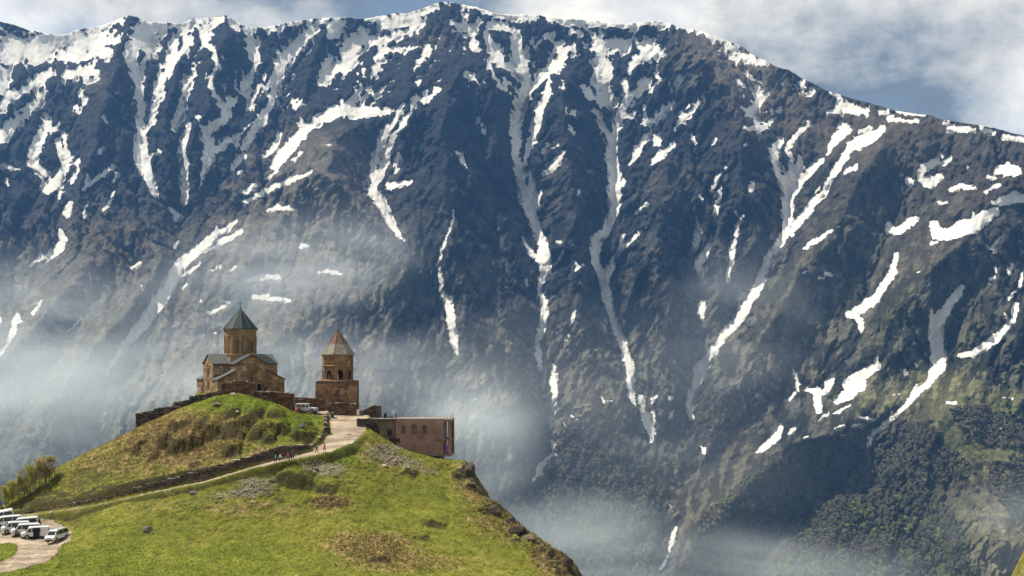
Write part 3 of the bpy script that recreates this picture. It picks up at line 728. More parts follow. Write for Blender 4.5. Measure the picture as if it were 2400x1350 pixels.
# ---- woods on the lower spurs: crowns that read as one mass
FOREST = [[(1960,1012),(2045,1010),(1990,1100),(1850,1230),(1720,1350),(1690,1440),(1560,1440),(1640,1225),(1780,1100),(1860,1055)],
 [(2180,985),(2217,1033),(2287,1113),(2240,1132),(2182,1128),(2200,1170),(2245,1225),(2270,1300),(2330,1440),(1720,1440),(1900,1220),(2040,1075),(2110,1000)],
 [(1330,985),(1420,990),(1490,1060),(1545,1170),(1555,1290),(1520,1440),(1330,1440),(1290,1230),(1265,1130)],
 [(2225,962),(2290,952),(2340,970),(2500,985),(2500,1070),(2390,1052),(2300,1042),(2245,1002)], [(2320,1085),(2400,1075),(2520,1150),(2520,1250),(2400,1215),(2350,1190),(2310,1140)], [(1660,900),(1720,920),(1690,1000),(1640,1060),(1630,980)], [(1120,1240),(1240,1180),(1270,1300),(1280,1440),(1150,1440)]]
def ico(sub):
    bm = bmesh.new(); bmesh.ops.create_icosphere(bm, subdivisions=sub, radius=1)
    vs = np.array([v.co[:] for v in bm.verts]); fs = np.array([[v.index for v in f.verts] for f in bm.faces]); bm.free()
    return vs, fs
iv, if_ = ico(1)
tv = []; tf = []; tcx = []
cnt = 0
for pi, poly in enumerate(FOREST):
    xs = [p[0] for p in poly]; ys = [p[1] for p in poly]
    n = int((max(xs) - min(xs)) * (max(ys) - min(ys)) / 26)
    px = nr.uniform(min(xs), max(xs), n); py = nr.uniform(min(ys), max(ys), n)
    k = in_poly(px + 16 * fbm(px / 20, py / 20, 3, 201), py + 16 * fbm(px / 20, py / 20, 3, 202), poly)
    k &= (fbm(px / 45, py / 45, 3, 203) > -.42)
    px, py = px[k], py[k]
    Yd = depth(px, py)
    g = fbm(px / 60, py / 60, 4, 211)
    for i in range(len(px)):
        r_ = nr.uniform(3.8, 7.4); hh = r_ * nr.uniform(.9, 1.4)
        vv = iv * (1 + .28 * nr.standard_normal((len(iv), 1))) * (r_, r_, hh)
        c = np.array(((px[i] - 1200) / F * Yd[i], Yd[i], (HZ - py[i]) / F * Yd[i]))
        tv.append(vv + c + (0, 0, hh * .45)); tf.append(if_ + cnt); cnt += len(iv)
        gr = g[i] + nr.uniform(-.5, .5) + (py[i] - 1180) / 700
        b = nr.uniform(.82, 1.2)
        base = np.array((.068, .060, .048)) if gr < .2 else (np.array((.064, .075, .034)) if gr < .55 else np.array((.10, .125, .04)))
        tcx.append(np.repeat(base[None] * b, len(iv), 0))
m = NT('far_foliage')
M_FAR = m.done(m.mix(0.6, m.attr('cover', True), m.ramp(m.noise(.25, 4, .7, m.pos()), [(.3, .45), (.7, 1.6)]), 'MULTIPLY'), .95, spec=.05)
link('forest', np_mesh('forest', np.concatenate(tv), np.concatenate(tf), M_FAR, False, cattrs={'cover': np.concatenate(tcx)}), kind='stuff', label='dark leafless and budding woods covering the lower mountain spurs', category='woods')

# meltwater stream in the ravine at the mountain's foot
def ribbon(pts, mat, name, off, **props):
    vs = []; fs = []
    out = []
    for (x0, y0, w0), (x1, y1, w1) in zip(pts[:-1], pts[1:]):
        for k in range(6):
            t = k / 6
            out.append((x0 + (x1 - x0) * t, y0 + (y1 - y0) * t, w0 + (w1 - w0) * t))
    out.append(pts[-1])
    for x, y, ww in out:
        for s_ in (-.5, .5):
            Yq = float(depth(np.array([x + ww * s_]), np.array([y]))[0]) - off
            vs.append(P(x + ww * s_, y, Yq))
    for i in range(len(out) - 1):
        fs.append((2 * i, 2 * i + 1, 2 * i + 3, 2 * i + 2))
    return MB().add(vs, fs)
mw = plain('meltwater', (.30, .38, .43), .25, spec=.5, scale=.05)
st = ribbon([(1566, 1300, 5), (1555, 1325, 7), (1540, 1345, 8), (1520, 1380, 9)], mw, 'stream', 8).build('stream', mw); st['kind'] = 'structure'

# ================================================================== the church hill
def tps_fit(pts, lam=0.02):
    P3 = np.array([P(*p)[:] if len(p) == 3 else p[:3] for p in pts])
    x, y, z = P3[:, 0], P3[:, 1], P3[:, 2]
    n = len(x)
    r2 = (x[:, None] - x[None]) ** 2 + (y[:, None] - y[None]) ** 2
    K = 0.5 * r2 * np.log(r2 + 1e-9) + lam * n * np.eye(n)
    A = np.zeros((n + 3, n + 3)); A[:n, :n] = K
    A[:n, n] = 1; A[:n, n + 1] = x; A[:n, n + 2] = y; A[n, :n] = 1; A[n + 1, :n] = x; A[n + 2, :n] = y
    b = np.zeros(n + 3); b[:n] = z
    sol = np.linalg.solve(A, b)
    def ev(X, Y):
        out = sol[n] + sol[n + 1] * X + sol[n + 2] * Y
        for i in range(n):
            q = (X - x[i]) ** 2 + (Y - y[i]) ** 2
            out = out + sol[i] * 0.5 * q * np.log(q + 1e-9)
        return out
    return ev
def W(p, dx, dy, dz):
    a = P(*p)
    return (a.x + dx, a.y + dy, a.z + dz, 0)
PATH = [(-60, 1219, 238), (80, 1206, 235.6), (150, 1196, 233), (220, 1185, 230.8), (356, 1155, 229.4), (477, 1130, 229.2), (592, 1096, 230.5), (642, 1083, 231.7), (700, 1071, 233.6), (752, 1058, 236.2), (792, 1038, 239.8), (815, 1012, 244), (815, 990, 248), (822, 974, 252)]
RIGHT = [(1062, 1075, 250), (1096, 1088, 248), (1110, 1130, 245), (1180, 1190, 240), (1257, 1257, 232), (1340, 1318, 223.5), (1356, 1350, 218)]
LEFTS = [(-90, 1222, 245), (0, 1191, 244), (60, 1142, 244.5), (130, 1097, 245), (200, 1062, 245.5), (320, 1006, 247), (420, 958, 249)]
COMMON = [(822, 968, 254), (860, 966, 256), (800, 966, 252), (780, 967, 251), (717, 968, 251.5), (650, 962, 250.5), (790, 962, 262), (860, 972, 264)]
low = [(-100, 1350, 212), (0, 1350, 211.5), (200, 1350, 210), (500, 1350, 207), (800, 1350, 206), (1100, 1350, 208), (1300, 1350, 213),
 (-60, 1290, 218), (0, 1300, 217), (100, 1290, 218.5), (30, 1275, 221), (250, 1300, 216), (500, 1290, 215), (800, 1290, 215), (1050, 1290, 217.5), (1250, 1300, 222),
 (-80, 1230, 235), (0, 1240, 231.5), (20, 1225, 236), (60, 1257, 226.4), (60, 1232, 233.5), (100, 1245, 229), (135, 1269, 222.8), (135, 1245, 229), (170, 1228, 230), (-60, 1262, 225), (300, 1250, 220.8), (345, 1246, 221.2), (600, 1230, 221), (900, 1220, 224), (1100, 1220, 229), (1210, 1235, 233.5),
 (250, 1203, 227.3), (180, 1207, 230.6), (450, 1167, 226.3), (700, 1160, 227), (800, 1100, 233), (900, 1150, 232), (1050, 1150, 238), (1150, 1178, 240), (868, 1017, 243.5), (880, 1004, 248.5), (900, 1036, 244.5), (940, 1066, 243), (1000, 1092, 244), (1050, 1108, 245.5),
 (890, 1016, 248), (925, 1042, 247.5), (1000, 1068, 247.5), (1050, 1081, 248), (1000, 1082, 252), (925, 1052, 252), (1050, 1095, 252), (885, 1018, 252), (950, 1070, 257), (1030, 1100, 257), (890, 1015, 257)] + PATH + RIGHT + COMMON
low += [W(p, 4, 2, -6) for p in RIGHT] + [W(p, 12, 6, -19) for p in RIGHT[::2]] + [W(p, 40, 10, -60) for p in RIGHT[::3]] + [W((900, 1000, 268), 0, 0, 0), W((1000, 1010, 275), 0, 0, -6), W((700, 960, 300), 0, 0, -22), W((1000, 960, 310), 0, 0, -50), (-20, 120, -37, 0), (-80, 150, -38, 0), (60, 150, -46, 0)]
upp = [(-80, 1220, 241), (48, 1203, 238), (161, 1177, 234.4), (259, 1152, 231.6), (400, 1122, 230.2), (473, 1097, 231), (546, 1084, 232.4), (623, 1052, 234.8), (685, 1050, 236.5), (737, 1040, 239), (766, 1010, 243.4), (776, 981, 248.8),
 (120, 1150, 239), (250, 1100, 237), (400, 1050, 237.5), (330, 1060, 238), (550, 1030, 238), (650, 1000, 240.8), (550, 970, 242.3), (700, 988, 243.5), (480, 975, 243.3), (560, 927, 247), (620, 937, 247), (500, 934, 247.5), (690, 966, 248), (740, 974, 248.8), (660, 950, 248)] + COMMON + LEFTS
upp += [W(p, 0, 7, -3.5) for p in LEFTS] + [W(p, -6, 24, -16) for p in LEFTS[::2]] + [W((600, 935, 256), 0, 0, 0), W((600, 960, 290), 0, 0, -12), W((300, 960, 300), 0, 0, -40)]
tl = tps_fit(low); tu = tps_fit(upp)

GS = 0.165
HX0, HX1, HY0, HY1 = -92.0, 26.0, 203.0, 275.0
gx = np.arange(HX0, HX1, GS); gy = np.arange(HY0, HY1, GS)
HX, HY = np.meshgrid(gx, gy)
# coarse evaluation, then bilinear up to the fine grid
cx = np.arange(HX0 - 1, HX1 + 2, 0.66); cyy = np.arange(HY0 - 1, HY1 + 2, 0.66)
CXg, CYg = np.meshgrid(cx, cyy)
cl = tl(CXg, CYg); cu = tu(CXg, CYg)
def bil(g, X, Y):
    x = (X - cx[0]) / .66; y = (Y - cyy[0]) / .66
    x0 = np.clip(x.astype(int), 0, len(cx) - 2); y0 = np.clip(y.astype(int), 0, len(cyy) - 2); fx = x - x0; fy = y - y0
    return (g[y0, x0] * (1 - fx) + g[y0, x0 + 1] * fx) * (1 - fy) + (g[y0 + 1, x0] * (1 - fx) + g[y0 + 1, x0 + 1] * fx) * fy
ZL = bil(cl, HX, HY); ZU = bil(cu, HX, HY)
pw = [P(*p) for p in PATH]
wid = [3.2, 3.0, 2.6, 2.4, 2.4, 2.4, 2.8, 3.2, 3.8, 4.6, 6.0, 6.6, 6.8, 7.4]
def path_dist(X, Y):
    best = np.full(X.shape, 1e9); sd = np.zeros(X.shape); zz = np.zeros(X.shape); hw = np.ones(X.shape)
    for i in range(len(pw) - 1):
        a, b = pw[i], pw[i + 1]
        dx, dy = b.x - a.x, b.y - a.y
        t = np.clip(((X - a.x) * dx + (Y - a.y) * dy) / (dx * dx + dy * dy), 0, 1)
        ex = X - a.x - t * dx; ey = Y - a.y - t * dy
        d = np.hypot(ex, ey); m_ = d < best
        best = np.where(m_, d, best); sd = np.where(m_, np.sign(dx * ey - dy * ex), sd)
        zz = np.where(m_, a.z + (b.z - a.z) * t, zz); hw = np.where(m_, (wid[i] + (wid[i + 1] - wid[i]) * t) / 2, hw)
    return best, sd, zz, hw
pdn, psd, pz, phw = path_dist(HX, HY)
wob = 0.35 * fbm(HX / 2.2, HY / 2.2, 3, 301)
# uphill side of the path = knoll surface
side = pdn * psd            # + uphill (left of travel)
topx = pw[-1].x
upm = smooth(0.0, 0.55, side - phw - 0.15 + wob * .6)
beyond = smooth(253.0, 257.0, HY) * smooth(P(770, 0, 252).x, P(800, 0, 252).x, HX)
behind_right = ((HX > P(775, 0, 250).x) & (HY > 249)).astype(float)
upm = upm * (1 - behind_right) * (HX < P(782, 0, 250).x)
# path bench
flat = 1 - smooth(0.85, 1.35, pdn / phw)
ZLp = ZL * (1 - flat) + (pz + 0.03 * fbm(HX / 1.5, HY / 1.5, 3, 303)) * flat
HZt = ZLp * (1 - upm) + ZU * upm
# level church yard behind the perimeter wall
WALL = [(318, 969, 251.5), (361, 962, 251.3), (404, 952, 251), (442, 938, 250.6), (518, 917, 250), (560, 892, 249.7), (598, 917, 250), (650, 919, 251.5), (690, 923, 252.8), (762, 936, 253.6)]
yard = [(P(462, 0, 251.6).x, 252.0), (P(520, 0, 251).x, 251.2), (P(598, 0, 251).x, 251.2), (P(676, 0, 253).x, 253.6), (P(684, 0, 262).x, 262), (P(660, 0, 272).x, 272), (P(480, 0, 274).x, 274), (P(458, 0, 262).x, 262)]
YARD_Z = -6.62
ym = in_poly(HX, HY, yard)
HZt = np.where(ym, YARD_Z + 0.03 * fbm(HX, HY, 2, 9), HZt)
HPX = 1200 + F * HX / HY; HPY = HZ - F * HZt / HY
def ell(x, y, rx, ry, e=1.3):
    q = np.clip(e - np.sqrt(((HPX - x) / rx) ** 2 + ((HPY - y) / ry) ** 2), 0, 1)
    return q * q * (3 - 2 * q)
nat = (1 - flat) * (1 - ym)
# mounds whose steep fronts face the camera: (px, py, half width px, height m)
MOUNDS = [(417,1008,26,1.1),(383,1042,22,1.1),(420,1056,34,1.7),(454,1050,20,1.2),(473,1002,16,1.0),(494,1022,26,1.5),(535,1019,22,1.1),(552,1032,22,1.0),(602,1027,22,1.3),(628,1034,18,.8),(542,1066,24,1.3),(542,983,20,1.0),(581,997,26,1.0),(600,984,18,.7),(645,979,20,.8),(644,1010,20,.9),(664,1016,18,.9),(706,1030,30,1.1),(692,1132,50,1.0),(764,1152,30,.6),(320,1058,14,.8),(360,1072,12,.6),(720,1000,12,.5),(455,1090,14,.4),(510,945,14,.35),(960,1112,18,.5),(1080,1118,26,.8),(1110,1150,26,.7),(1130,1200,22,.6),(1015,1230,34,.6),(985,1262,22,.5),(890,1318,34,.6),(1160,1200,20,1.0),(1215,1250,22,1.0)]
MOUND_SHADE = np.zeros(HX.shape)  # painted shade: darkens the camera-facing mound fronts like shadowed hollows
for mx_, my_, mw_, mh_ in MOUNDS:
    k = np.argmin((HPX - mx_) ** 2 + (HPY - my_) ** 2 + (1 - (HY < 249)) * 1e9)
    X0, Y0 = HX.ravel()[k], HY.ravel()[k]
    hw = mw_ * Y0 / F
    wx = HX + .5 * fbm(HX / 1.3, HY / 1.3, 3, 311); wy = HY + .6 * fbm(HX / 1.1, HY / 1.1, 3, 312)
    lat = np.clip(1 - ((wx - X0) / hw) ** 2, 0, 1)
    fr = smooth(-.6, .5, wy - Y0) * (1 - smooth(.6, 1.2 + hw * 2.1, wy - Y0))
    dip = np.exp(-((wy - Y0 + .9) / .7) ** 2)
    HZt = HZt + nat * lat * (mh_ * fr - .25 * mh_ * dip)
    MOUND_SHADE = np.maximum(MOUND_SHADE, nat * smooth(.05, .45, lat) * smooth(-.95, -.45, wy - Y0) * (1 - smooth(.35, .8, wy - Y0)) * min(1, mh_))
HPY = HZ - F * HZt / HY
knoll = upm * nat
tus = np.clip(ell(470, 1020, 230, 60) * .9 + ell(300, 1090, 200, 60) * .5 + ell(640, 1010, 130, 40) * .5 + ell(770, 1175, 70, 18) + ell(860, 1270, 130, 40) * .8 + ell(950, 1310, 160, 40) * .7 + ell(1180, 1200, 110, 90) * .7 + ell(1290, 1300, 90, 60) * .8, 0, 1) * nat
bil_ = np.abs(fbm(HX / 1.15, HY / 1.0, 3, 321, .55))
HZt = HZt + tus * (0.62 * (0.5 - bil_) * 1.1) * nat
HZt = HZt + nat * (0.26 * fbm(HX / 3.2, HY / 2.2, 4, 331) + 0.10 * fbm(HX / 1.1, HY / .8, 3, 337) * (1 - .5 * tus) + 0.12 * fbm(HX / .55, HY / .45, 3, 341))
# broken rock along the right-hand drop
crag = np.clip(ell(1100, 1105, 34, 40) + ell(1165, 1185, 40, 30) + ell(1215, 1240, 50, 34) + ell(1290, 1300, 60, 44) + ell(1335, 1340, 40, 40), 0, 1) * nat
HZt = HZt + crag * 1.5 * (ridged(HX / 3.0, HY / 3.0, 5, 351) - .55)
HPY = HZ - F * HZt / HY
gz_y, gz_x = np.gradient(HZt, GS)
slope = np.hypot(gz_x, gz_y)

def ground(X, Y):
    x = np.clip((np.asarray(X, float) - HX0) / GS, 0, len(gx) - 1.001); y = np.clip((np.asarray(Y, float) - HY0) / GS, 0, len(gy) - 1.001)
    x0 = x.astype(int); y0 = y.astype(int); fx = x - x0; fy = y - y0
    return (HZt[y0, x0] * (1 - fx) + HZt[y0, x0 + 1] * fx) * (1 - fy) + (HZt[y0 + 1, x0] * (1 - fx) + HZt[y0 + 1, x0 + 1] * fx) * fy
def hit(px, py, y0=204.0, y1=273.0):
    """first place where the sight line through (px, py) meets the hill"""
    Ys = np.arange(y0, y1, .12)
    X = (px - 1200) / F * Ys; Z = (HZ - py) / F * Ys
    g = ground(X, Ys)
    k = np.nonzero(Z <= g)[0]
    i = k[0] if len(k) else len(Ys) - 1
    return Vector((X[i], Ys[i], float(g[i])))

# ---- ground cover
dry = np.clip(ell(430, 1010, 200, 60) * .75 + ell(300, 1080, 210, 60) * .5 + ell(640, 1065, 60, 25) * .7 + ell(500, 1075, 150, 30) * .6 + ell(775, 1176, 60, 16) * 1.0 + ell(860, 1275, 150, 40) * .65 + ell(940, 1320, 200, 30) * .55 + ell(1190, 1190, 130, 100) * .55 + ell(1310, 1300, 80, 70) * .7 + ell(880, 1060, 70, 40) * .6 + ell(450, 1180, 200, 40) * .3 + ell(650, 1195, 200, 20) * .35 + ell(1100, 1120, 60, 50) * .6 + ell(200, 1200, 80, 12) * .4, 0, 1)
lush = np.clip(ell(560, 945, 130, 30) + ell(700, 990, 60, 25) + ell(830, 1060, 90, 40) * .8 + ell(700, 1120, 60, 40) * .5 + ell(300, 1320, 500, 60) * .5, 0, 1)
scree = np.clip(ell(770, 1100, 60, 22) + ell(730, 1090, 40, 16) * .8 + ell(600, 1140, 60, 32) + ell(530, 1160, 70, 16) * .7 + ell(350, 1185, 70, 12) * .35 + ell(900, 1060, 60, 26) * .9 + ell(950, 1085, 60, 18) * .8 + ell(1000, 1105, 50, 12) * .6, 0, 1)
DIRT = [(-200,1206),(30,1205),(95,1208),(140,1226),(170,1245),(168,1268),(146,1278),(132,1296),(118,1314),(60,1332),(0,1345),(-200,1380)]
ISLE = [(-60,1290),(0,1276),(25,1274),(40,1280),(43,1292),(28,1306),(0,1316),(-60,1330)]
wpx = HPX + 11 * fbm(HX / 1.4, HY / 1.4, 5, 361, .65); wpy = HPY + 6 * fbm(HX / 1.4, HY / 1.4, 5, 362, .65)
lot = in_poly(wpx, wpy, DIRT) & ~in_poly(wpx, wpy, ISLE) & (HY < 233)
road = (pdn + .25 * fbm(HX / .9, HY / .9, 3, 371) < phw * .97) & (HY < 256)
topyard = in_poly(HPX, HPY, [(700, 962), (790, 960), (900, 955), (900, 985), (870, 990), (780, 985), (700, 976)]) & (HY > 249.5) & (HY < 262)
dirtm = (lot | road | topyard) & ~ym
rockv = np.clip(.0 * slope + crag * smooth(.8, 1.25, slope), 0, 1)
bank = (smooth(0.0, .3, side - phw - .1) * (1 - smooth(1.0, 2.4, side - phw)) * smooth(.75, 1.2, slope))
earth_shade = np.clip(bank + smooth(.8, 1.3, slope) * nat * .85 + MOUND_SHADE, 0, 1)  # bare soil on banks and steep ground, plus the painted mound shade

m = NT('hill_grass')
pos = m.pos()
sep = m.n('ShaderNodeMapping', {'Vector': pos, 'Scale': (1.0, 1.0, 1.6)}).outputs[0]
na = m.noise(.11, 5, .6, sep); nb_ = m.noise(.9, 6, .68, sep); nc_ = m.noise(5.0, 4, .7, sep); nd = m.noise(.35, 5, .62, sep)
g1 = m.ramp(na, [(.30, (.120, .140, .020)), (.52, (.170, .175, .026)), (.70, (.215, .195, .040))])
g1 = m.mix(m.attr('lush'), g1, m.ramp(nd, [(.3, (.095, .145, .014)), (.7, (.155, .190, .022))]))
dryf = m.math('ADD', m.math('MULTIPLY', m.attr('dry'), 1.25), m.math('MULTIPLY', m.math('SUBTRACT', nd, .5), 2.1))
dryf = m.math('ADD', dryf, m.math('MULTIPLY', m.math('SUBTRACT', nb_, .5), 1.6))
g2 = m.ramp(nb_, [(.30, (.135, .095, .040)), (.55, (.255, .185, .080)), (.75, (.34, .25, .12))])
c = m.mix(m.ramp(dryf, [(.34, 0.0), (.95, .9)]), g1, g2)
c = m.mix(.8, c, m.ramp(nb_, [(.30, .5), (.5, 1.0), (.72, 1.4)]), 'MULTIPLY')
c = m.mix(.6, c, m.ramp(nd, [(.34, .62), (.52, 1.0), (.7, 1.25)]), 'MULTIPLY')
c = m.mix(.55, c, m.ramp(nc_, [(.3, .55), (.7, 1.4)]), 'MULTIPLY')
rk = m.ramp(m.noise(.8, 7, .7, pos), [(.3, (.055, .05, .045)), (.55, (.13, .115, .10)), (.75, (.25, .22, .19))])
c = m.mix(m.attr('rock'), c, rk)
scf = m.math('ADD', m.attr('scree'), m.math('MULTIPLY', m.math('SUBTRACT', nb_, .5), 1.8))
c = m.mix(m.ramp(scf, [(.6, 0.0), (1.1, .65)]), c, m.ramp(nc_, [(.3, (.14, .115, .095)), (.7, (.36, .31, .27))]))
c = m.mix(m.math('MULTIPLY', m.attr('earth_shade'), m.ramp(nb_, [(.3, 1.0), (.75, .65)])), c, m.ramp(nc_, [(.3, (.026, .022, .013)), (.7, (.062, .050, .028))]))  # dark soil colour, which also paints the shade on the mound fronts
nrm = m.bump(m.math('ADD', m.math('MULTIPLY', nb_, .7), m.math('MULTIPLY', nc_, .5)), .28, .9)
bs = m.n('ShaderNodeBsdfPrincipled', {'Base Color': c, 'Roughness': .9, 'Specular IOR Level': .12, 'Normal': nrm})
m.t.links.new(bs.outputs[0], m.out.inputs[0])
M_HILL = m.m

hv = np.stack([HX, HY, HZt], -1).reshape(-1, 3)
hid = np.arange(hv.shape[0]).reshape(HX.shape)
hf = np.stack([hid[:-1, :-1], hid[:-1, 1:], hid[1:, 1:], hid[1:, :-1]], -1).reshape(-1, 4)
# drop the cells that lie far down the hidden flanks
keep = (HZt[:-1, :-1].reshape(-1) > -62)
hill = link('hill', np_mesh('hill', hv, hf[keep], M_HILL, True, {'dry': dry, 'lush': lush, 'rock': rockv, 'scree': scree, 'earth_shade': earth_shade}), kind='structure')

m = NT('trodden_dirt')
pos = m.pos()
a = m.noise(.35, 6, .65, pos); b = m.noise(3.0, 6, .7, pos)
strt = m.n('ShaderNodeMapping', {'Vector': pos, 'Rotation': (0, 0, R(32)), 'Scale': (.25, 1.6, 1)}).outputs[0]
rut = m.noise(.55, 3, .5, strt)
c = m.ramp(a, [(.3, (.26, .20, .14)), (.55, (.37, .295, .22)), (.75, (.46, .39, .31))])
c = m.mix(.6, c, m.ramp(rut, [(.38, .45), (.58, 1.22)]), 'MULTIPLY')
c = m.mix(.5, c, m.ramp(b, [(.3, .7), (.7, 1.25)]), 'MULTIPLY')
M_DIRT = m.done(c, .95, m.bump(m.math('ADD', b, m.math('MULTIPLY', rut, .8)), .09, .8), spec=.1)
def sheet(mask, name, lift):
    cell = mask[:-1, :-1] & mask[1:, :-1] & mask[:-1, 1:] & mask[1:, 1:]
    fs = hf[cell.reshape(-1)]
    used, inv = np.unique(fs, return_inverse=True)
    v2 = hv[used].copy(); v2[:, 2] += lift
    link(name, np_mesh(name, v2, inv.reshape(-1, 4), M_DIRT, True), kind='structure')
sheet((road | topyard) & ~ym & ~lot, 'path', .03)
sheet(lot & ~ym, 'parking_ground', .034)

# the slope the photographer stands on, whose shoulder shows at the lower right
def nearslope():
    xs = np.linspace(-30, 95, 90); ys = np.linspace(-30, 160, 90)
    X, Y = np.meshgrid(xs, ys)
    Z = -1.8 - .12 * np.clip(Y, 0, 999) - .00017 * Y ** 2 + .25 * fbm(X / 9, Y / 9, 4, 401)
    Z = Z - smooth(60, 20, X) * smooth(10, 110, Y) * 42 - smooth(125, 160, Y) * 30
    tgt = P(2400, 1326, 120)
    v = np.stack([X, Y, Z], -1)
    i = np.argmin((X - tgt.x) ** 2 + (Y - tgt.y) ** 2)
    hump = np.exp(-(((X - tgt.x - 6) / 14) ** 2 + ((Y - 120) / 18) ** 2))
    v[..., 2] += hump * (tgt.z - v[..., 2].ravel()[i])
    ii = np.arange(v.shape[0] * v.shape[1]).reshape(v.shape[:2])
    ff = np.stack([ii[:-1, :-1], ii[:-1, 1:], ii[1:, 1:], ii[1:, :-1]], -1).reshape(-1, 4)
    z0 = np.zeros(v.shape[:2])
    link('near_slope', np_mesh('near_slope', v.reshape(-1, 3), ff, M_HILL, True, {'dry': z0 + .5, 'lush': z0, 'rock': z0, 'scree': z0, 'earth_shade': z0}), kind='structure')
nearslope()

# ================================================================== materials for built things
M_CH = stone_mat('church_ashlar', (.17, .115, .073), (.30, .21, .132), (.41, .31, .21))
M_BT = stone_mat('bell_tower_ashlar', (.15, .08, .05), (.28, .16, .10), (.40, .265, .165))
M_MORT = stone_mat('church_mortar', (.15, .095, .06), (.23, .15, .09), (.30, .21, .13))
M_DRY = stone_mat('dry_stone', (.050, .043, .037), (.098, .080, .066), (.20, .165, .14))
M_DRYD = stone_mat('dark_wall_core', (.035, .028, .022), (.07, .055, .042), (.12, .09, .07))
M_WALLR = stone_mat('rust_wall_stone', (.085, .048, .034), (.16, .095, .065), (.25, .165, .12))
M_ROCK = stone_mat('grey_rock', (.10, .09, .08), (.20, .18, .16), (.36, .33, .29))
M_PALE = stone_mat('pale_rock', (.26, .23, .20), (.40, .36, .32), (.55, .5, .45))
m = NT('roof_metal')
n_ = m.noise(1.2, 5, .6, m.pos())
M_ROOF = m.done(m.ramp(n_, [(.3, (.050, .055, .056)), (.7, (.10, .105, .10))]), .55, metal=.1, spec=.5)
m = NT('dome_metal')
n_ = m.noise(.9, 5, .65, m.pos())
M_DOME = m.done(m.ramp(n_, [(.3, (.008, .015, .019)), (.7, (.018, .030, .036))]), .62, metal=.05, spec=.25)
M_SEAM = plain('roof_seam', (.20, .25, .26), .4, .5)
m = NT('belfry_roof')
sp = m.n('ShaderNodeSeparateXYZ', {0: m.obj()}).outputs[2]
n_ = m.noise(.9, 6, .65, m.pos())
cc = m.ramp(n_, [(.3, (.13, .12, .10)), (.55, (.22, .21, .17)), (.75, (.30, .24, .17))])
rust = m.ramp(m.math('ADD', m.math('MULTIPLY', sp, .26), m.math('MULTIPLY', n_, .9)), [(.95, 0.0), (1.8, 1.0)])
M_BROOF = m.done(m.mix(rust, cc, (.145, .085, .06)), .75, spec=.2)
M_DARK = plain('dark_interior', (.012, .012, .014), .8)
M_GLASS = plain('dark_glass', (.018, .022, .026), .08, spec=.6)
M_PINK = NT('pink_render')
a = M_PINK.noise(.35, 6, .65, M_PINK.pos()); b = M_PINK.noise(2.5, 6, .65, M_PINK.pos())
c = M_PINK.ramp(a, [(.3, (.24, .14, .115)), (.55, (.34, .215, .175)), (.75, (.42, .30, .25))])
c = M_PINK.mix(.5, c, M_PINK.ramp(b, [(.3, .65), (.7, 1.25)]), 'MULTIPLY')
M_PINK = M_PINK.done(c, .92, M_PINK.bump(b, .03, .6), spec=.1)
M_CONC = plain('grey_concrete', (.24, .20, .17), .92, scale=.8, var=.35)
M_TRIM = plain('window_surround', (.31, .19, .155), .9, scale=2)
M_FRAME = plain('brown_frame', (.10, .055, .035), .6)
M_PANE = plain('curtained_pane', (.13, .09, .055), .22, spec=.5, scale=1.5, var=.4)
M_DOOR = plain('dark_red_door', (.085, .03, .025), .6)
M_STEEL = plain('grey_steel', (.22, .23, .24), .5, .6)
M_IRON = plain('dark_iron', (.03, .03, .032), .55, .5)
M_WHITE = plain('white_render', (.72, .70, .66), .8)
M_WOOD = plain('weathered_wood', (.16, .12, .09), .85)

# one block mesh shared by all masonry pieces
def block_mesh(name, mat, bev=.06):
    bm = bmesh.new(); bmesh.ops.create_cube(bm, size=1)
    bmesh.ops.bevel(bm, geom=[e for e in bm.edges], offset=bev, segments=1, affect='EDGES')
    me = bpy.data.meshes.new(name); bm.to_mesh(me); bm.free(); me.materials.append(mat)
    return me
def stone_meshes(name, mat, n=5, rough=.16):
    out = []
    for i in range(n):
        bm = bmesh.new(); bmesh.ops.create_cube(bm, size=1)
        bmesh.ops.bevel(bm, geom=[e for e in bm.edges], offset=.16, segments=1, affect='EDGES')
        r_ = random.Random(i + 3)
        for v in bm.verts:
            v.co += Vector((r_.uniform(-1, 1), r_.uniform(-1, 1), r_.uniform(-1, 1))) * rough * .5
        me = bpy.data.meshes.new(name); bm.to_mesh(me); bm.free(); me.materials.append(mat)
        out.append(me)
    return out
BLK_CH = block_mesh('church_block', M_CH); BLK_BT = block_mesh('tower_block', M_BT)
ST_R = stone_meshes('wall_stone', M_WALLR); ST_D = stone_meshes('wall_stone_dark', M_DRY); ST_P = stone_meshes('wall_stone_pale', M_PALE)

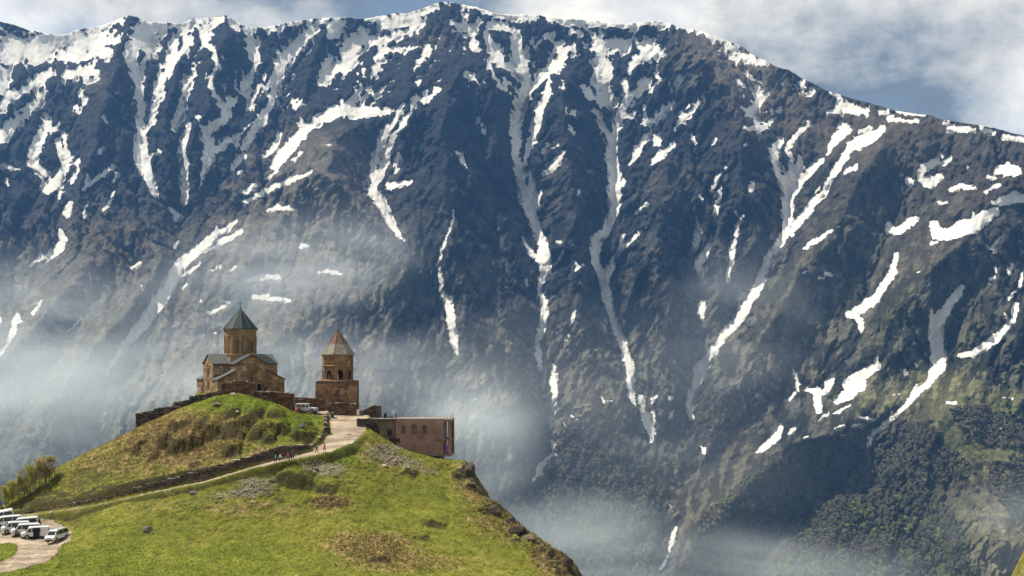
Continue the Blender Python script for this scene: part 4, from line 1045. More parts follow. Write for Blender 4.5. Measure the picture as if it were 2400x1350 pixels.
def piece(name, me, parent, ax, n, up, c, size):
    o = bpy.data.objects.new(name, me); COL.objects.link(o); o.parent = parent
    mt = Matrix((ax, n, up)).transposed().to_4x4()
    mt.translation = c
    o.matrix_local = mt @ Matrix.Diagonal((*size, 1))
    return o
def blocks(parent, me, o, ax, n, poly, bw=.95, bh=.52, avoid=(), proud=.05, jit=.35, seed=1, limit=300):
    """courses of ashlar over the wall face; poly in (along, height)"""
    rr = random.Random(seed); o = Vector(o); ax = Vector(ax); n = Vector(n); up = Vector((0, 0, 1))
    xs = [p[0] for p in poly]; zs = [p[1] for p in poly]
    z = min(zs) + .02; k = 0
    while z + bh * .9 < max(zs):
        h = bh * rr.uniform(.85, 1.15)
        x = min(xs) + .02
        while x < max(xs) - .25:
            ww = min(bw * rr.uniform(1 - jit, 1 + jit), max(xs) - x - .02)
            cs = [(x + .03, z + .03), (x + ww - .03, z + .03), (x + ww - .03, z + h - .03), (x + .03, z + h - .03)]
            ok = all(in_poly(np.array([q[0]]), np.array([q[1]]), poly)[0] for q in cs)
            for a0, a1, b0, b1 in avoid:
                if x < a1 and x + ww > a0 and z < b1 and z + h > b0:
                    ok = False
            if ok and k < limit and ww > .3:
                t = proud * rr.uniform(.5, 1.5)
                piece('stone_block', me, parent, ax, n, up, o + ax * (x + ww / 2) + up * (z + h / 2) + n * (t / 2 - .02), (ww - .035, t + .04, h - .035))
                k += 1
            x += ww
        z += h
    return k

# ================================================================== the church
CH = P(563.5, 840, 262.0); CH.z = YARD_Z
church = thing('church', CH, R(30), 'domed stone church with dark conical roof on the hilltop', 'church')
HWD, LL, SQ = 3.05, 6.3, 6.5
EAVE, APEX, AT, AE = 5.6, 7.3, 4.35, 2.65
def gable(mb, axis, sgn):
    poly = [(-HWD, -.3), (HWD, -.3), (HWD, EAVE), (0, APEX), (-HWD, EAVE)]
    if axis == 'x':
        mb.prism(poly, (0, 0, 0), (0, 1, 0), (0, 0, 1), (sgn, 0, 0), 1.0, LL)
    else:
        mb.prism(poly, (0, 0, 0), (1, 0, 0), (0, 0, 1), (0, sgn, 0), 1.0, LL)
def gable_roof(axis, sgn):
    mb = MB()
    ov = .22; th = .14
    dz = (APEX - EAVE) / HWD
    for s_ in (-1, 1):
        poly = [(0, APEX + .02), (s_ * (HWD + ov), EAVE - dz * ov + .02), (s_ * (HWD + ov), EAVE - dz * ov + .02 + th), (0, APEX + .02 + th)]
        if axis == 'x':
            mb.prism(poly, (0, 0, 0), (0, 1, 0), (0, 0, 1), (sgn, 0, 0), .6, LL + .2)
        else:
            mb.prism(poly, (0, 0, 0), (1, 0, 0), (0, 0, 1), (0, sgn, 0), .6, LL + .2)
    r_ = mb.build('roof', M_ROOF, church)
    # standing seams
    sm_ = MB()
    nse = 7
    for s_ in (-1, 1):
        for k in range(nse):
            d = 1.8 + k * (LL + .1 - 1.8) / (nse - 1)
            a = Vector((0, 0, APEX + .19)); b = Vector((0, s_ * (HWD + ov), EAVE - dz * ov + .19))
            if axis == 'x':
                pts = [Vector((sgn * d, a.y, a.z)), Vector((sgn * d, b.y, b.z))]
            else:
                pts = [Vector((a.y, sgn * d, a.z)), Vector((b.y, sgn * d, b.z))]
            sm_.tube(pts, .035, 4)
    sm_.build('seam', M_SEAM, r_)
walls = {}
for ax_, sg in (('x', 1), ('x', -1), ('y', 1), ('y', -1)):
    mb = MB(); gable(mb, ax_, sg)
    walls[(ax_, sg)] = mb.build('wall', M_MORT, church)
    gable_roof(ax_, sg)
# crossing core
MB().box((0, 0, 3.3), (2 * HWD - .02, 2 * HWD - .02, 7.2)).build('crossing', M_CH, church)
# low corner bays with lean-to roofs falling away from the nave
aisle = {}
for su in (-1, 1):
    for sv_ in (-1, 1):
        poly = [(su * (HWD - .2), -.3), (su * SQ, -.3), (su * SQ, AE), (su * (HWD - .2), AT)]
        mb = MB().prism(poly, (0, 0, 0), (1, 0, 0), (0, 0, 1), (0, sv_, 0), HWD - .3, SQ - .04)
        aisle[(su, sv_)] = mb.build('wall', M_MORT, church)
        dz = (AT - AE) / (SQ - HWD)
        poly = [(su * (HWD - .02), AT + .02), (su * (SQ + .25), AE - dz * .25 + .02), (su * (SQ + .25), AE - dz * .25 + .15), (su * (HWD - .02), AT + .15)]
        MB().prism(poly, (0, 0, 0), (1, 0, 0), (0, 0, 1), (0, sv_, 0), HWD - .1, SQ + .16).build('roof', M_ROOF, church)
# masonry over the faces one sees
blocks(walls[('y', -1)], BLK_CH, (0, -LL, 0), (1, 0, 0), (0, -1, 0), [(-HWD, 0), (HWD, 0), (HWD, EAVE), (0, APEX), (-HWD, EAVE)], avoid=[(-.45, .45, 1.4, 3.7), (-.5, .75, 4.2, 5.6), (1.0, 2.0, 0, 2.2)], seed=2)
for su in (-1, 1):
    blocks(aisle[(su, -1)], BLK_CH, (0, -SQ + .04, 0), (1, 0, 0), (0, -1, 0), sorted([(su * HWD, 0), (su * SQ, 0)])[0:0] or ([(HWD, 0), (SQ, 0), (SQ, AE), (HWD, AT)] if su > 0 else [(-SQ, 0), (-HWD, 0), (-HWD, AT), (-SQ, AE)]), seed=3 + su)
blocks(walls[('x', -1)], BLK_CH, (-LL, 0, 0), (0, -1, 0), (-1, 0, 0), [(-HWD, 0), (HWD, 0), (HWD, EAVE), (0, APEX), (-HWD, EAVE)], avoid=[(-.45, .45, .9, 2.6), (-.4, .4, 3.4, 5.2)], seed=5)
blocks(walls[('x', -1)], BLK_CH, (0, -HWD, 0), (1, 0, 0), (0, -1, 0), [(-LL, 2.0), (-HWD, 2.0), (-HWD, EAVE), (-LL, EAVE)], seed=6)
blocks(aisle[(-1, -1)], BLK_CH, (-SQ, 0, 0), (0, -1, 0), (-1, 0, 0), [(HWD, 0), (SQ, 0), (SQ, AE), (HWD, AE)], seed=8)
blocks(aisle[(-1, 1)], BLK_CH, (-SQ, 0, 0), (0, -1, 0), (-1, 0, 0), [(-SQ, 0), (-HWD, 0), (-HWD, AE), (-SQ, AE)], seed=9)
blocks(walls[('x', 1)], BLK_CH, (0, -HWD, 0), (1, 0, 0), (0, -1, 0), [(HWD, AT), (LL, AT - 1.2), (LL, EAVE), (HWD, EAVE)], seed=10)
def arch_pts(cx_, z0, w_, zs, n=8, peak=1.0):
    r_ = w_ / 2
    return [(cx_ + r_, z0), (cx_ + r_, zs)] + [(cx_ + r_ * math.cos(k * math.pi / n), zs + r_ * peak * math.sin(k * math.pi / n)) for k in range(1, n)] + [(cx_ - r_, zs), (cx_ - r_, z0)]
def slit(o, ax, n, cx_, z0, w_, zs, parent, fr=.14):
    """narrow arched window: raised surround with the dark glass set back in it"""
    o_ = arch_pts(cx_, z0 - fr, w_ + 2 * fr, zs); i_ = arch_pts(cx_, z0, w_, zs)
    vs = []; fs = []
    o = Vector(o); ax = Vector(ax); n = Vector(n); up = Vector((0, 0, 1))
    k = len(o_)
    for ring, t in ((o_, .0), (o_, .12), (i_, .12), (i_, -.02)):
        vs += [o + ax * a + up * b + n * t for a, b in ring]
    for r_ in range(3):
        for q in range(k):
            q2 = (q + 1) % k
            fs.append((r_ * k + q, r_ * k + q2, (r_ + 1) * k + q2, (r_ + 1) * k + q))
    wdw = MB().add(vs, fs).build('window', M_CH, parent)
    MB().prism(i_, o, ax, up, n, -.05, .03).build('pane', M_DARK, wdw)
slit((0, -LL, 0), (1, 0, 0), (0, -1, 0), 0, 1.7, .34, 3.1, church)
slit((-LL, 0, 0), (0, -1, 0), (-1, 0, 0), 0, 1.1, .34, 2.1, church)
slit((-LL, 0, 0), (0, -1, 0), (-1, 0, 0), 0, 3.7, .34, 4.7, church)
# carved cross on the gable
MB().box((.05, -LL - .05, 4.9), (.16, .12, 1.3)).box((.05, -LL - .055, 5.05), (1.05, .12, .16)).build('carved_cross', M_CH, church)
# round-headed door in shade
slit((0, -LL, 0), (1, 0, 0), (0, -1, 0), 1.5, 0.15, .85, 1.5, church)
# drum with blind arcade
RD = 3.0; ZD0, ZD1 = 5.9, 12.2
drum = MB().lathe([(RD * .98, ZD0), (RD, ZD0 + 1.2), (RD, ZD1)], 12, R(15)).build('drum', M_CH, church)
MB().lathe([(RD + .02, 7.2), (RD + .12, 7.28), (RD + .12, 7.45), (RD + .02, 7.5)], 12, R(15)).build('drum_band', M_CH, church)
MB().lathe([(RD + .02, 11.75), (RD + .2, 12.0), (RD + .22, 12.2), (RD + .05, 12.22)], 12, R(15)).build('cornice', M_CH, church)
ap = RD * math.cos(math.pi / 12)
for k in range(12):
    an = R(k * 30)
    n = Vector((math.cos(an), math.sin(an), 0)); ax = Vector((-n.y, n.x, 0))
    o_ = arch_pts(0, 7.6, 1.30, 10.4); i_ = arch_pts(0, 7.6, 1.06, 10.4)
    vs = []; fs = []
    kk = len(o_)
    for ring, t in ((o_, -.02), (o_, .11), (i_, .11), (i_, -.02)):
        vs += [n * ap + ax * a + Vector((0, 0, b)) + n * t for a, b in ring]
    for r_ in range(3):
        for q in range(kk - 1):
            fs.append((r_ * kk + q, r_ * kk + q + 1, (r_ + 1) * kk + q + 1, (r_ + 1) * kk + q))
    MB().add(vs, fs).build('blind_arch', M_CH, drum)
    if k % 2 == 0:
        slit(n * ap, ax, n, 0, 8.0, .26, 10.0, church, .10)
    # ashlar courses on each drum face
    blocks(drum, BLK_CH, n * ap, ax, n, [(-.76, 7.5), (.76, 7.5), (.76, 11.7), (-.76, 11.7)], .74, .55, avoid=[(-.6, .6, 7.4, 11.2)], proud=.03, seed=40 + k, limit=10)
cone = MB().lathe([(RD + .34, 12.18), (RD + .30, 12.30), (.10, 16.15)], 12, R(15)).build('dome_roof', M_DOME, church)
for k in range(12):
    an = R(15 + k * 30)
    MB().tube([((RD + .30) * math.cos(an), (RD + .30) * math.sin(an), 12.31), (.1 * math.cos(an), .1 * math.sin(an), 16.17)], [.05, .03], 4).build('rib', M_SEAM, cone)
MB().lathe([(.14, 16.05), (.17, 16.25), (.06, 16.45), (.03, 16.5)], 8).build('finial', M_DOME, church)
MB().box((0, 0, 16.95), (.07, .07, 1.0)).box((0, 0, 17.1), (.55, .068, .07)).build('cross', M_IRON, church)

# ================================================================== the bell tower
BT = P(791.5, 840, 257.2); BT.z = -10.0
bell = thing('bell_tower', BT, R(4), 'square-based octagonal stone bell tower with open arches and pointed roof', 'bell tower')
HB = 5.75
bt_base = MB().box((0, 0, HB / 2 - .2), (7.75, 7.6, HB + .4), 0, (.985, .985)).build('base', M_MORT, bell)
blocks(bt_base, BLK_BT, (0, -3.80, 0), (1, 0, 0), (0, -1, 0), [(-3.8, .1), (3.8, .1), (3.75, HB - .05), (-3.75, HB - .05)], .95, .6, avoid=[(.55, 1.45, 3.2, 4.5)], proud=.08, seed=61)
blocks(bt_base, BLK_BT, (-3.86, 0, 0), (0, -1, 0), (-1, 0, 0), [(-3.7, .1), (3.7, .1), (3.65, HB - .05), (-3.65, HB - .05)], .95, .6, proud=.05, seed=62, limit=70)
MB().box((1.0, -3.80, 3.85), (.9, .16, 1.25)).build('inscribed_slab', M_TRIM, bell)
MB().lathe([(5.2, HB), (5.2, HB + .06), (3.1, HB + .35)], 4, R(45)).build('ledge', M_BT, bell)
RO, HO = 2.98, 4.95
tlen = RO * math.sin(math.pi / 8); apo = RO * math.cos(math.pi / 8)
for k in range(8):
    an = R(-90 + 13 + 45 * k)
    n = Vector((math.cos(an), math.sin(an), 0)); ax = Vector((-n.y, n.x, 0))
    ar = arch_pts(0, 0, 1.02, 1.45, 8, 1.25)
    ti = tlen - .0
    poly = [(-ti, 0), (-ti, HO), (ti, HO), (ti, 0)] + ar
    wl = MB().prism(poly, Vector((0, 0, HB)), ax, (0, 0, 1), n, apo - .5, apo - .002 * (k % 2)).build('wall', M_MORT, bell)
    # arch ring
    o_ = arch_pts(0, 0, 1.36, 1.45, 8, 1.2); i_ = arch_pts(0, 0, 1.03, 1.45, 8, 1.25)
    vs = []; fs = []; kk = len(o_)
    for ring, t in ((o_, .0), (o_, .08), (i_, .08), (i_, -.05)):
        vs += [n * apo + ax * a + Vector((0, 0, HB + b)) + n * t for a, b in ring]
    for r_ in range(3):
        for q in range(kk - 1):
            fs.append((r_ * kk + q, r_ * kk + q + 1, (r_ + 1) * kk + q + 1, (r_ + 1) * kk + q))
    MB().add(vs, fs).build('arch_ring', M_BT, wl)
    blocks(wl, BLK_BT, n * apo + Vector((0, 0, HB)), ax, n, [(-ti + .02, 0), (ti - .02, 0), (ti - .02, HO), (-ti + .02, HO)], .72, .52, avoid=[(-.72, .72, -.1, 2.5), (-2, 2, 2.72, 3.05)], proud=.045, seed=70 + k, limit=36)
MB().lathe([(RO + .02, HB + 2.78), (RO + .12, HB + 2.82), (RO + .12, HB + 2.95), (RO + .02, HB + 3.0)], 8, R(-90 + 13 - 22.5)).build('string_course', M_BT, bell)
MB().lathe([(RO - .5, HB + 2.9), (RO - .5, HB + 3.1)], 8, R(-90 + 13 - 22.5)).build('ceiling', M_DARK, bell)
MB().lathe([(RO + .02, HB + HO - .25), (RO + .16, HB + HO - .1), (RO + .16, HB + HO)], 8, R(-90 + 13 - 22.5)).build('cornice', M_BT, bell)
ro = MB().lathe([(RO + .30, 0), (RO + .28, .08), (.28, 4.35), (.14, 4.9)], 8, R(-90 + 13 - 22.5)).build('spire_roof', M_BROOF, bell)
ro.location = (0, 0, HB + HO + .01)
for k in range(8):
    an = R(-90 + 13 - 22.5 + 45 * k)
    MB().tube([((RO + .28) * math.cos(an), (RO + .28) * math.sin(an), .09), (.28 * math.cos(an), .28 * math.sin(an), 4.36)], [.07, .05], 5).build('rib', M_BROOF, ro)
MB().tube([(0, 0, 4.85), (0, 0, 5.2)], .09, 6).build('finial', M_BROOF, ro)
MB().box((0, 0, 5.55), (.05, .05, .8)).box((0, 0, 5.7), (.4, .048, .05)).build('cross', M_IRON, bell).location = (0, 0, HB + HO)

# ================================================================== stone walls
def wall_run(name, label, pts, thick, core, stones, bw, bh, seed, limit=300, drop=1.0, cap=True, coping=None):
    """pts: (x, y, z_top, z_bottom) world; rubble stones bedded on the outer face and along the top"""
    rr = random.Random(seed)
    x0 = pts[0]
    t = thing(name, (x0[0], x0[1], x0[3]), 0, label, 'wall')
    O = Vector((x0[0], x0[1], x0[3]))
    k = 0
    for (ax0, ay0, at0, ab0), (ax1, ay1, at1, ab1) in zip(pts[:-1], pts[1:]):
        a = Vector((ax0, ay0, 0)); b = Vector((ax1, ay1, 0)); d = b - a; L = d.length
        if L < .15:
            continue
        d.normalize(); n = Vector((d.y, -d.x, 0))
        up = Vector((0, 0, 1))
        poly = [(-.02, ab0 - drop), (L + .02, ab1 - drop), (L + .02, at1 - .06), (-.02, at0 - .06)]
        MB().prism(poly, a - Vector((O.x, O.y, O.z)), d, up, n, -thick, -.05).build('core', core, t)
        hmax = max(at0 - ab0, at1 - ab1) + .3
        z = 0
        while z < hmax:
            h = bh * rr.uniform(.7, 1.3); s_ = 0
            while s_ < L - .08:
                ww = min(bw * rr.uniform(.55, 1.5), L - s_)
                q = (s_ + ww / 2) / L
                zb = ab0 + (ab1 - ab0) * q; zt = at0 + (at1 - at0) * q
                if zb - .2 + z + h * .6 < zt and k < limit:
                    pr = rr.uniform(.03, .12)
                    c = a + d * (s_ + ww / 2) + up * (zb - .2 + z + h / 2) + n * (pr - .12) - O
                    piece('stone', rr.choice(stones), t, d, n, up, c, (ww * .97, .30 + pr, h * .96))
                    k += 1
                s_ += ww
            z += h
        if cap:
            s_ = 0
            while s_ < L - .1 and k < limit + 60:
                ww = min(bw * rr.uniform(.6, 1.6), L - s_); q = (s_ + ww / 2) / L
                zt = at0 + (at1 - at0) * q; h = rr.uniform(.08, .22)
                c = a + d * (s_ + ww / 2) + up * (zt + h / 2 - .08) + n * (-thick / 2 + rr.uniform(-.08, .08)) - O
                piece('coping_stone', rr.choice(coping or stones), t, d, n, up, c, (ww * .96, thick * 1.02, h))
                k += 1; s_ += ww
    return t
def wp(px, py, Y, bot=None):
    a = P(px, py, Y)
    zb = float(ground(np.array([a.x]), np.array([a.y - .5]))[0])
    return (a.x, a.y, a.z, min(zb, a.z - .4))
wall_run('perimeter_wall', 'dark rubble wall stepping down the left side of the grassy knoll', [wp(*q) for q in [(318, 970, 251.4), (360, 963, 251.3)]] + [wp(*q) for q in [(361, 958, 251.3), (404, 952, 251)]] + [wp(*q) for q in [(405, 944, 251), (442, 938, 250.6)]] + [wp(*q) for q in [(443, 931, 250.6), (518, 917, 250)]], .8, M_DRYD, ST_D, .8, .38, 21, 290)
wall_run('yard_wall', 'taller block of reddish rubble wall in front of the church', [wp(519, 899, 249.9), wp(545, 894, 249.7), wp(575, 893, 249.7), wp(597, 898, 249.9)], 1.0, M_DRYD, ST_R, .7, .36, 22, 200, coping=ST_P + ST_R)
wall_run('yard_wall', 'long rubble wall between the church and the bell tower behind the white jeep', [wp(598, 918, 250), wp(650, 919, 251.5), wp(690, 923, 252.6), wp(691, 932, 252.7), wp(762, 936, 253.0)], .8, M_DRYD, ST_R, .8, .40, 23, 290, coping=ST_R + ST_P)
wall_run('yard_wall', 'low stone wall along the foot of the bell tower', [wp(763, 944, 252.6), wp(800, 945, 252.2), wp(836, 946, 252.0)], .7, M_DRYD, ST_R, .8, .36, 24, 110, coping=ST_P + ST_R)
# terrace kerb below the jeep
wall_run('terrace_wall', 'rough low kerb of dark stones below the parked jeep', [wp(628, 946, 248.4), wp(660, 955, 248.8), wp(692, 964, 249.2), wp(735, 970, 249.6), wp(770, 971, 250.2)], .6, M_DRYD, ST_D + ST_P[:1], .75, .34, 25, 90)
# dry stone wall above the path
def at_path(i0, off):
    out = []
    for i in range(len(pw) - 1):
        for q in range(4):
            t_ = q / 4
            a = pw[i].lerp(pw[i + 1], t_); d = (pw[i + 1] - pw[i]); d.z = 0; d.normalize()
            nn = Vector((-d.y, d.x, 0)); hw = (wid[i] + (wid[i + 1] - wid[i]) * t_) / 2
            p = a + nn * (hw + off)
            out.append((p.x, p.y, a.z, 1200 + F * p.x / p.y))
    return out
run = [q for q in at_path(0, .25) if 44 < q[3] < 732]
top_h = lambda px: np.interp(px, [40, 160, 260, 400, 470, 550, 615, 660, 700, 735], [.45, 1.0, 1.3, 1.7, 2.0, 1.8, 2.0, 2.2, 1.6, 1.0])
def path_wall():
    pts = []
    for x, y, z, px in run:
        zt = z + float(top_h(px)) * (.92 + .16 * rnd.random())
        pts.append((x, y, zt, z))
    third = len(pts) // 2
    wall_run('dry_stone_wall', 'dark dry stone retaining wall beside the narrow lower end of the path', pts[:third + 1], .9, M_DRYD, ST_D, .85, .30, 31, 260, coping=ST_D + ST_P[:1])
    wall_run('dry_stone_wall', 'taller dark dry stone retaining wall where the path climbs below the knoll', pts[third:], .9, M_DRYD, ST_D, .85, .34, 32, 260, coping=ST_D + ST_P[:1])
path_wall()
# edging of big pale stones along the road to the top
edge = [q for q in at_path(0, .35) if q[3] > 725 and q[1] < 250.5]
ed = [(x, y, z + .75, z) for x, y, z, px in edge]
wall_run('edging_wall', 'low edging of big pale stones up the left side of the road', ed, .6, M_DRYD, ST_D, .8, .36, 33, 110, coping=ST_P + ST_D)

# ================================================================== the guest house
GH = P(928, 840, 250.0); GH.z = -17.9
gh = thing('guest_house', GH, R(-2), 'pinkish rendered two-storey house overhanging the cliff with arched windows', 'house')
Wd, Dp, Ht = 10.15, 7.4, 6.75
BAY = 8.78
wins = [(1.38, .76, 4.15, 5.35), (3.34, 1.06, 4.15, 5.35), (5.25, .78, 4.15, 5.35)]
poly = [(0, 0.4), (BAY, .4), (BAY, 4.15)]
# front wall: lower field, window band with arched openings, parapet
MB().prism([(0, .38), (BAY, .38), (BAY, 4.15), (0, 4.15)], (0, 0, 0), (1, 0, 0), (0, 0, 1), (0, 1, 0), 0, .35).build('wall', M_PINK, gh)
pl = [(0, 4.151), (0, 6.74), (BAY, 6.74), (BAY, 4.151)]
for cx_, w_, z0, zs in wins[::-1]:
    pl += arch_pts(cx_, 4.151, w_, zs)
wl = MB().prism(pl, (0, 0, 0), (1, 0, 0), (0, 0, 1), (0, 1, 0), 0, .35).build('wall', M_PINK, gh)
for cx_, w_, z0, zs in wins:
    o_ = arch_pts(cx_, z0 - .02, w_ + .26, zs); i_ = arch_pts(cx_, z0 - .02, w_, zs)
    vs = []; fs = []; kk = len(o_)
    for ring, t in ((o_, .02), (o_, -.06), (i_, -.06), (i_, .1)):
        vs += [(a, t, b) for a, b in ring]
    for r_ in range(3):
        for q in range(kk - 1):
            fs.append((r_ * kk + q, r_ * kk + q + 1, (r_ + 1) * kk + q + 1, (r_ + 1) * kk + q))
    wd = MB().add(vs, fs).build('window', M_TRIM, gh)
    MB().prism(arch_pts(cx_, z0, w_ - .02, zs), (0, 0, 0), (1, 0, 0), (0, 0, 1), (0, 1, 0), .2, .24).build('pane', M_PANE, wd)
    fr_ = MB().box((cx_, .17, (z0 + zs) / 2 + .1), (.06, .06, zs - z0 + w_ * .6)).box((cx_, .168, zs), (w_, .06, .06)).box((cx_, .168, z0 + .03), (w_, .06, .06))
    fr_.box((cx_ - w_ / 2 + .04, .166, (z0 + zs) / 2), (.07, .06, zs - z0)).box((cx_ + w_ / 2 - .04, .166, (z0 + zs) / 2), (.07, .06, zs - z0)).build('frame', M_FRAME, wd)
    MB().box((cx_, -.04, z0 - .07), (w_ + .3, .18, .09)).build('sill', M_TRIM, wd)
MB().box((.175, Dp / 2 + .18, 3.55), (.35, Dp - .37, 6.36)).build('wall', M_PINK, gh)
MB().box((BAY / 2, Dp - .175, 3.55), (BAY - .7, .35, 6.36)).build('wall', M_PINK, gh)
MB().box((BAY - .175, Dp / 2 + .18, 3.55), (.35, Dp - .37, 6.36)).build('wall', M_PINK, gh)
MB().box((BAY / 2 - .01, Dp / 2, 6.80), (BAY + .1, Dp, .12)).build('roof', M_CONC, gh)
MB().box((4.0, -.05, 6.18), (7.9, .1, .10)).build('cornice', M_PINK, gh)
for x_ in (.25, 6.55, 7.3):
    MB().box((x_, -.05, 5.1), (.3, .1, 2.0)).build('pilaster', M_PINK, gh)
MB().box((3.6, -.03, .62 + 2.75), (6.3, .06, .08)).build('string_course', M_PINK, gh)
MB().box((8.12, -.07, 4.72), (1.28, .14, 3.1)).build('wall_panel', M_PINK, gh)
MB().box((8.05, -.06, 1.65), (1.42, .12, 2.4)).build('wall_panel', M_PINK, gh)
MB().box((3.6, -.03, 1.75), (.16, .05, .30)).build('vent', M_DARK, gh)
# open corner bay: slabs, piers, rails
for z_, t_ in ((.2, .42), (3.05, .18), (6.55, .5)):
    MB().box(((BAY + Wd) / 2 + .015, Dp / 2 - .15, z_), (Wd - BAY + .03, Dp + .3, t_)).build('slab', M_CONC, gh)
MB().box((8.4, -.2, 3.05), (2.6, .38, .14)).build('slab', M_CONC, gh)
MB().box((4.4, Dp / 2, .2), (BAY - .02, Dp - .02, .36)).build('slab', M_CONC, gh)
for y_ in (.22, Dp - .25):
    MB().box((Wd - .30, y_, 3.42), (.58, .42, 6.0)).build('pier', M_PINK, gh)
for z0_, hh in ((.42, 2.54), (3.15, 3.14)):
    fr_ = MB()
    for x_ in (BAY + .08, BAY + .42, BAY + .74):
        fr_.box((x_, .12, z0_ + hh / 2), (.06, .06, hh))
    for z_ in (z0_ + .9, z0_ + hh * .74, z0_ + .05):
        fr_.box((BAY + .4, .118, z_), (.72, .05, .06))
    fr_.build('railing', M_IRON, gh)
for y_ in (.9, 2.2, 3.5, 4.8, 6.1):
    MB().tube([(Wd - .1, y_, .4), (Wd - .1, y_, 1.4)], .03, 5).build('railing', M_IRON, gh)
    MB().tube([(Wd - .1, y_, 3.15), (Wd - .1, y_, 4.1)], .03, 5).build('railing', M_IRON, gh)
# iron posts and wires round the flat roof
rp = MB()
for k in range(17):
    x_ = .3 + k * (Wd - .4) / 16
    hgt_ = .85 if k > 9 else .55
    MB().tube([(x_, .1, 6.7), (x_, .1, 6.8 + hgt_)], .022, 4).build('roof_railing_post', M_STEEL, gh)
for k in range(6):
    MB().tube([(Wd - .1, .1 + k * 1.35, 6.75), (Wd - .1, .1 + k * 1.35, 7.6)], .022, 4).build('roof_railing_post', M_STEEL, gh)
MB().tube([(.3, .1, 7.3), (Wd - .1, .1, 7.35)], .012, 4).build('roof_rail', M_STEEL, gh)
MB().tube([(Wd - .1, .1, 7.55), (Wd - .1, 6.9, 7.55)], .012, 4).build('roof_rail', M_STEEL, gh)
MB().box((4.6, 3.7, -.9), (7.5, 6.0, 2.3)).build('footing', M_CONC, gh)
# grey wing on the left
wg = thing('house_wing', P(875, 840, 251.0) * 1.0, 0, 'grey-brown flat-roofed wing with dark red door beside the pink house', 'house')
wg.location.z = -17.0
MB().box((2.07, 2.6, 2.85), (4.14, 5.0, 5.9)).build('wall', M_CONC, wg)
MB().box((2.02, 2.3, 5.86), (4.3, 5.8, .14)).build('roof', M_CONC, wg)
dr = MB().box((2.98, .06, 3.35), (.80, .12, 1.15)).build('door', M_DOOR, wg)
MB().box((2.98, .03, 3.98), (1.0, .16, .12)).build('lintel', M_WOOD, wg)
MB().box((3.72, .06, 3.2), (.18, .12, 1.5)).build('downpipe', M_STEEL, wg)
MB().box((1.2, -.3, 3.1), (1.6, .8, .12)).build('ledge', M_CONC, wg)
MB().box((1.2, -.15, 2.2), (1.5, .5, 1.7)).build('ledge_support', M_DRYD, wg)
MB().box((3.9, -.6, 2.0), (2.1, 1.1, .75)).build('step_wall', M_DRYD, wg)
def on_roof(name, x, w_, h_, mat, label, cat):
    o = MB().box((0, 0, h_ / 2), (w_, w_ * .8, h_), 0, (.96, .96)).box((0, 0, h_ + .03), (w_ * 1.06, w_ * .86, .06)).build(name, mat)
    o.location = (wg.location.x + x, wg.location.y + 2.0, wg.location.z + 5.935)
    tag(o, label, cat)
on_roof('chimney', 2.0, .48, .82, M_IRON, 'square dark chimney on the flat grey roof', 'chimney')
on_roof('water_tank', 3.0, 1.1, .48, M_STEEL, 'low pale box between two posts on the flat grey roof', 'tank')
on_roof('vent_stack', 3.95, .36, .86, M_CONC, 'pale upright vent stack at the end of the grey roof', 'vent')

# stone hut and dark bank beside the top of the road
hb = P(852, 840, 254.0); hb.z = float(ground(np.array([hb.x + 1]), np.array([hb.y]))[0]) - .1
hut = thing('stone_hut', hb, R(-4), 'small rubble-stone hut with one sloping top edge beside the road', 'hut')
bodyh = MB().prism([(0, 0), (2.9, 0), (2.85, 2.05), (1.95, 2.15), (.05, 1.25)], (0, 0, 0), (1, 0, 0), (0, 0, 1), (0, 1, 0), 0, 3.0).build('wall', M_DRY, hut)
MB().prism([(-.12, 1.22), (1.95, 2.16), (2.98, 2.06), (2.98, 2.2), (1.95, 2.3), (-.12, 1.36)], (0, 0, 0), (1, 0, 0), (0, 0, 1), (0, 1, 0), -.15, 3.1).build('roof', M_PALE, hut)
blocks(bodyh, block_mesh('hut_stone', M_DRY), (0, 0, 0), (1, 0, 0), (0, -1, 0), [(0, 0), (2.9, 0), (2.85, 2.0), (1.95, 2.1), (.05, 1.2)], .6, .32, proud=.06, seed=91)
q0 = P(837, 982, 246.3); q1 = P(876, 983, 246.8); q2 = P(890, 1000, 247.2)
wall_run('stone_bank', 'low dark mossy stone bank at the bend by the grey wing', [(q0.x, q0.y, q0.z, q0.z - 1.0), (q1.x, q1.y, q1.z + .1, q1.z - 1.3), (q2.x, q2.y, q2.z - .2, q2.z - 1.4)], 1.2, M_DRYD, ST_D, .8, .36, 41, 60)
# white post block at the bell tower's corner
o = MB().box((0, 0, .55), (.5, .5, 1.1), 0, (.94, .94)).box((0, 0, 1.13), (.58, .58, .08)).build('gate_post', M_WHITE)
o.location = (P(839, 0, 252.2).x, 252.2, float(ground(np.array([P(839, 0, 252.2).x]), np.array([252.2]))[0]))
tag(o, 'short whitewashed post at the right foot of the bell tower', 'post')

# ================================================================== vehicles
M_VAN = plain('van_white_paint', (.66, .66, .64), .35, spec=.5, var=.06, scale=1.5)
M_TYRE = plain('tyre_rubber', (.02, .02, .02), .9)
M_RIM = plain('wheel_rim', (.35, .35, .35), .45, .6)
M_BUMP = plain('bumper_plastic', (.06, .06, .06), .6)
M_LAMP = plain('headlamp_glass', (.55, .56, .55), .15, spec=.6)
M_TAIL = plain('tail_lamp', (.35, .02, .02), .3)
M_SILV = plain('jeep_silver_paint', (.52, .54, .55), .35, spec=.5, var=.06)

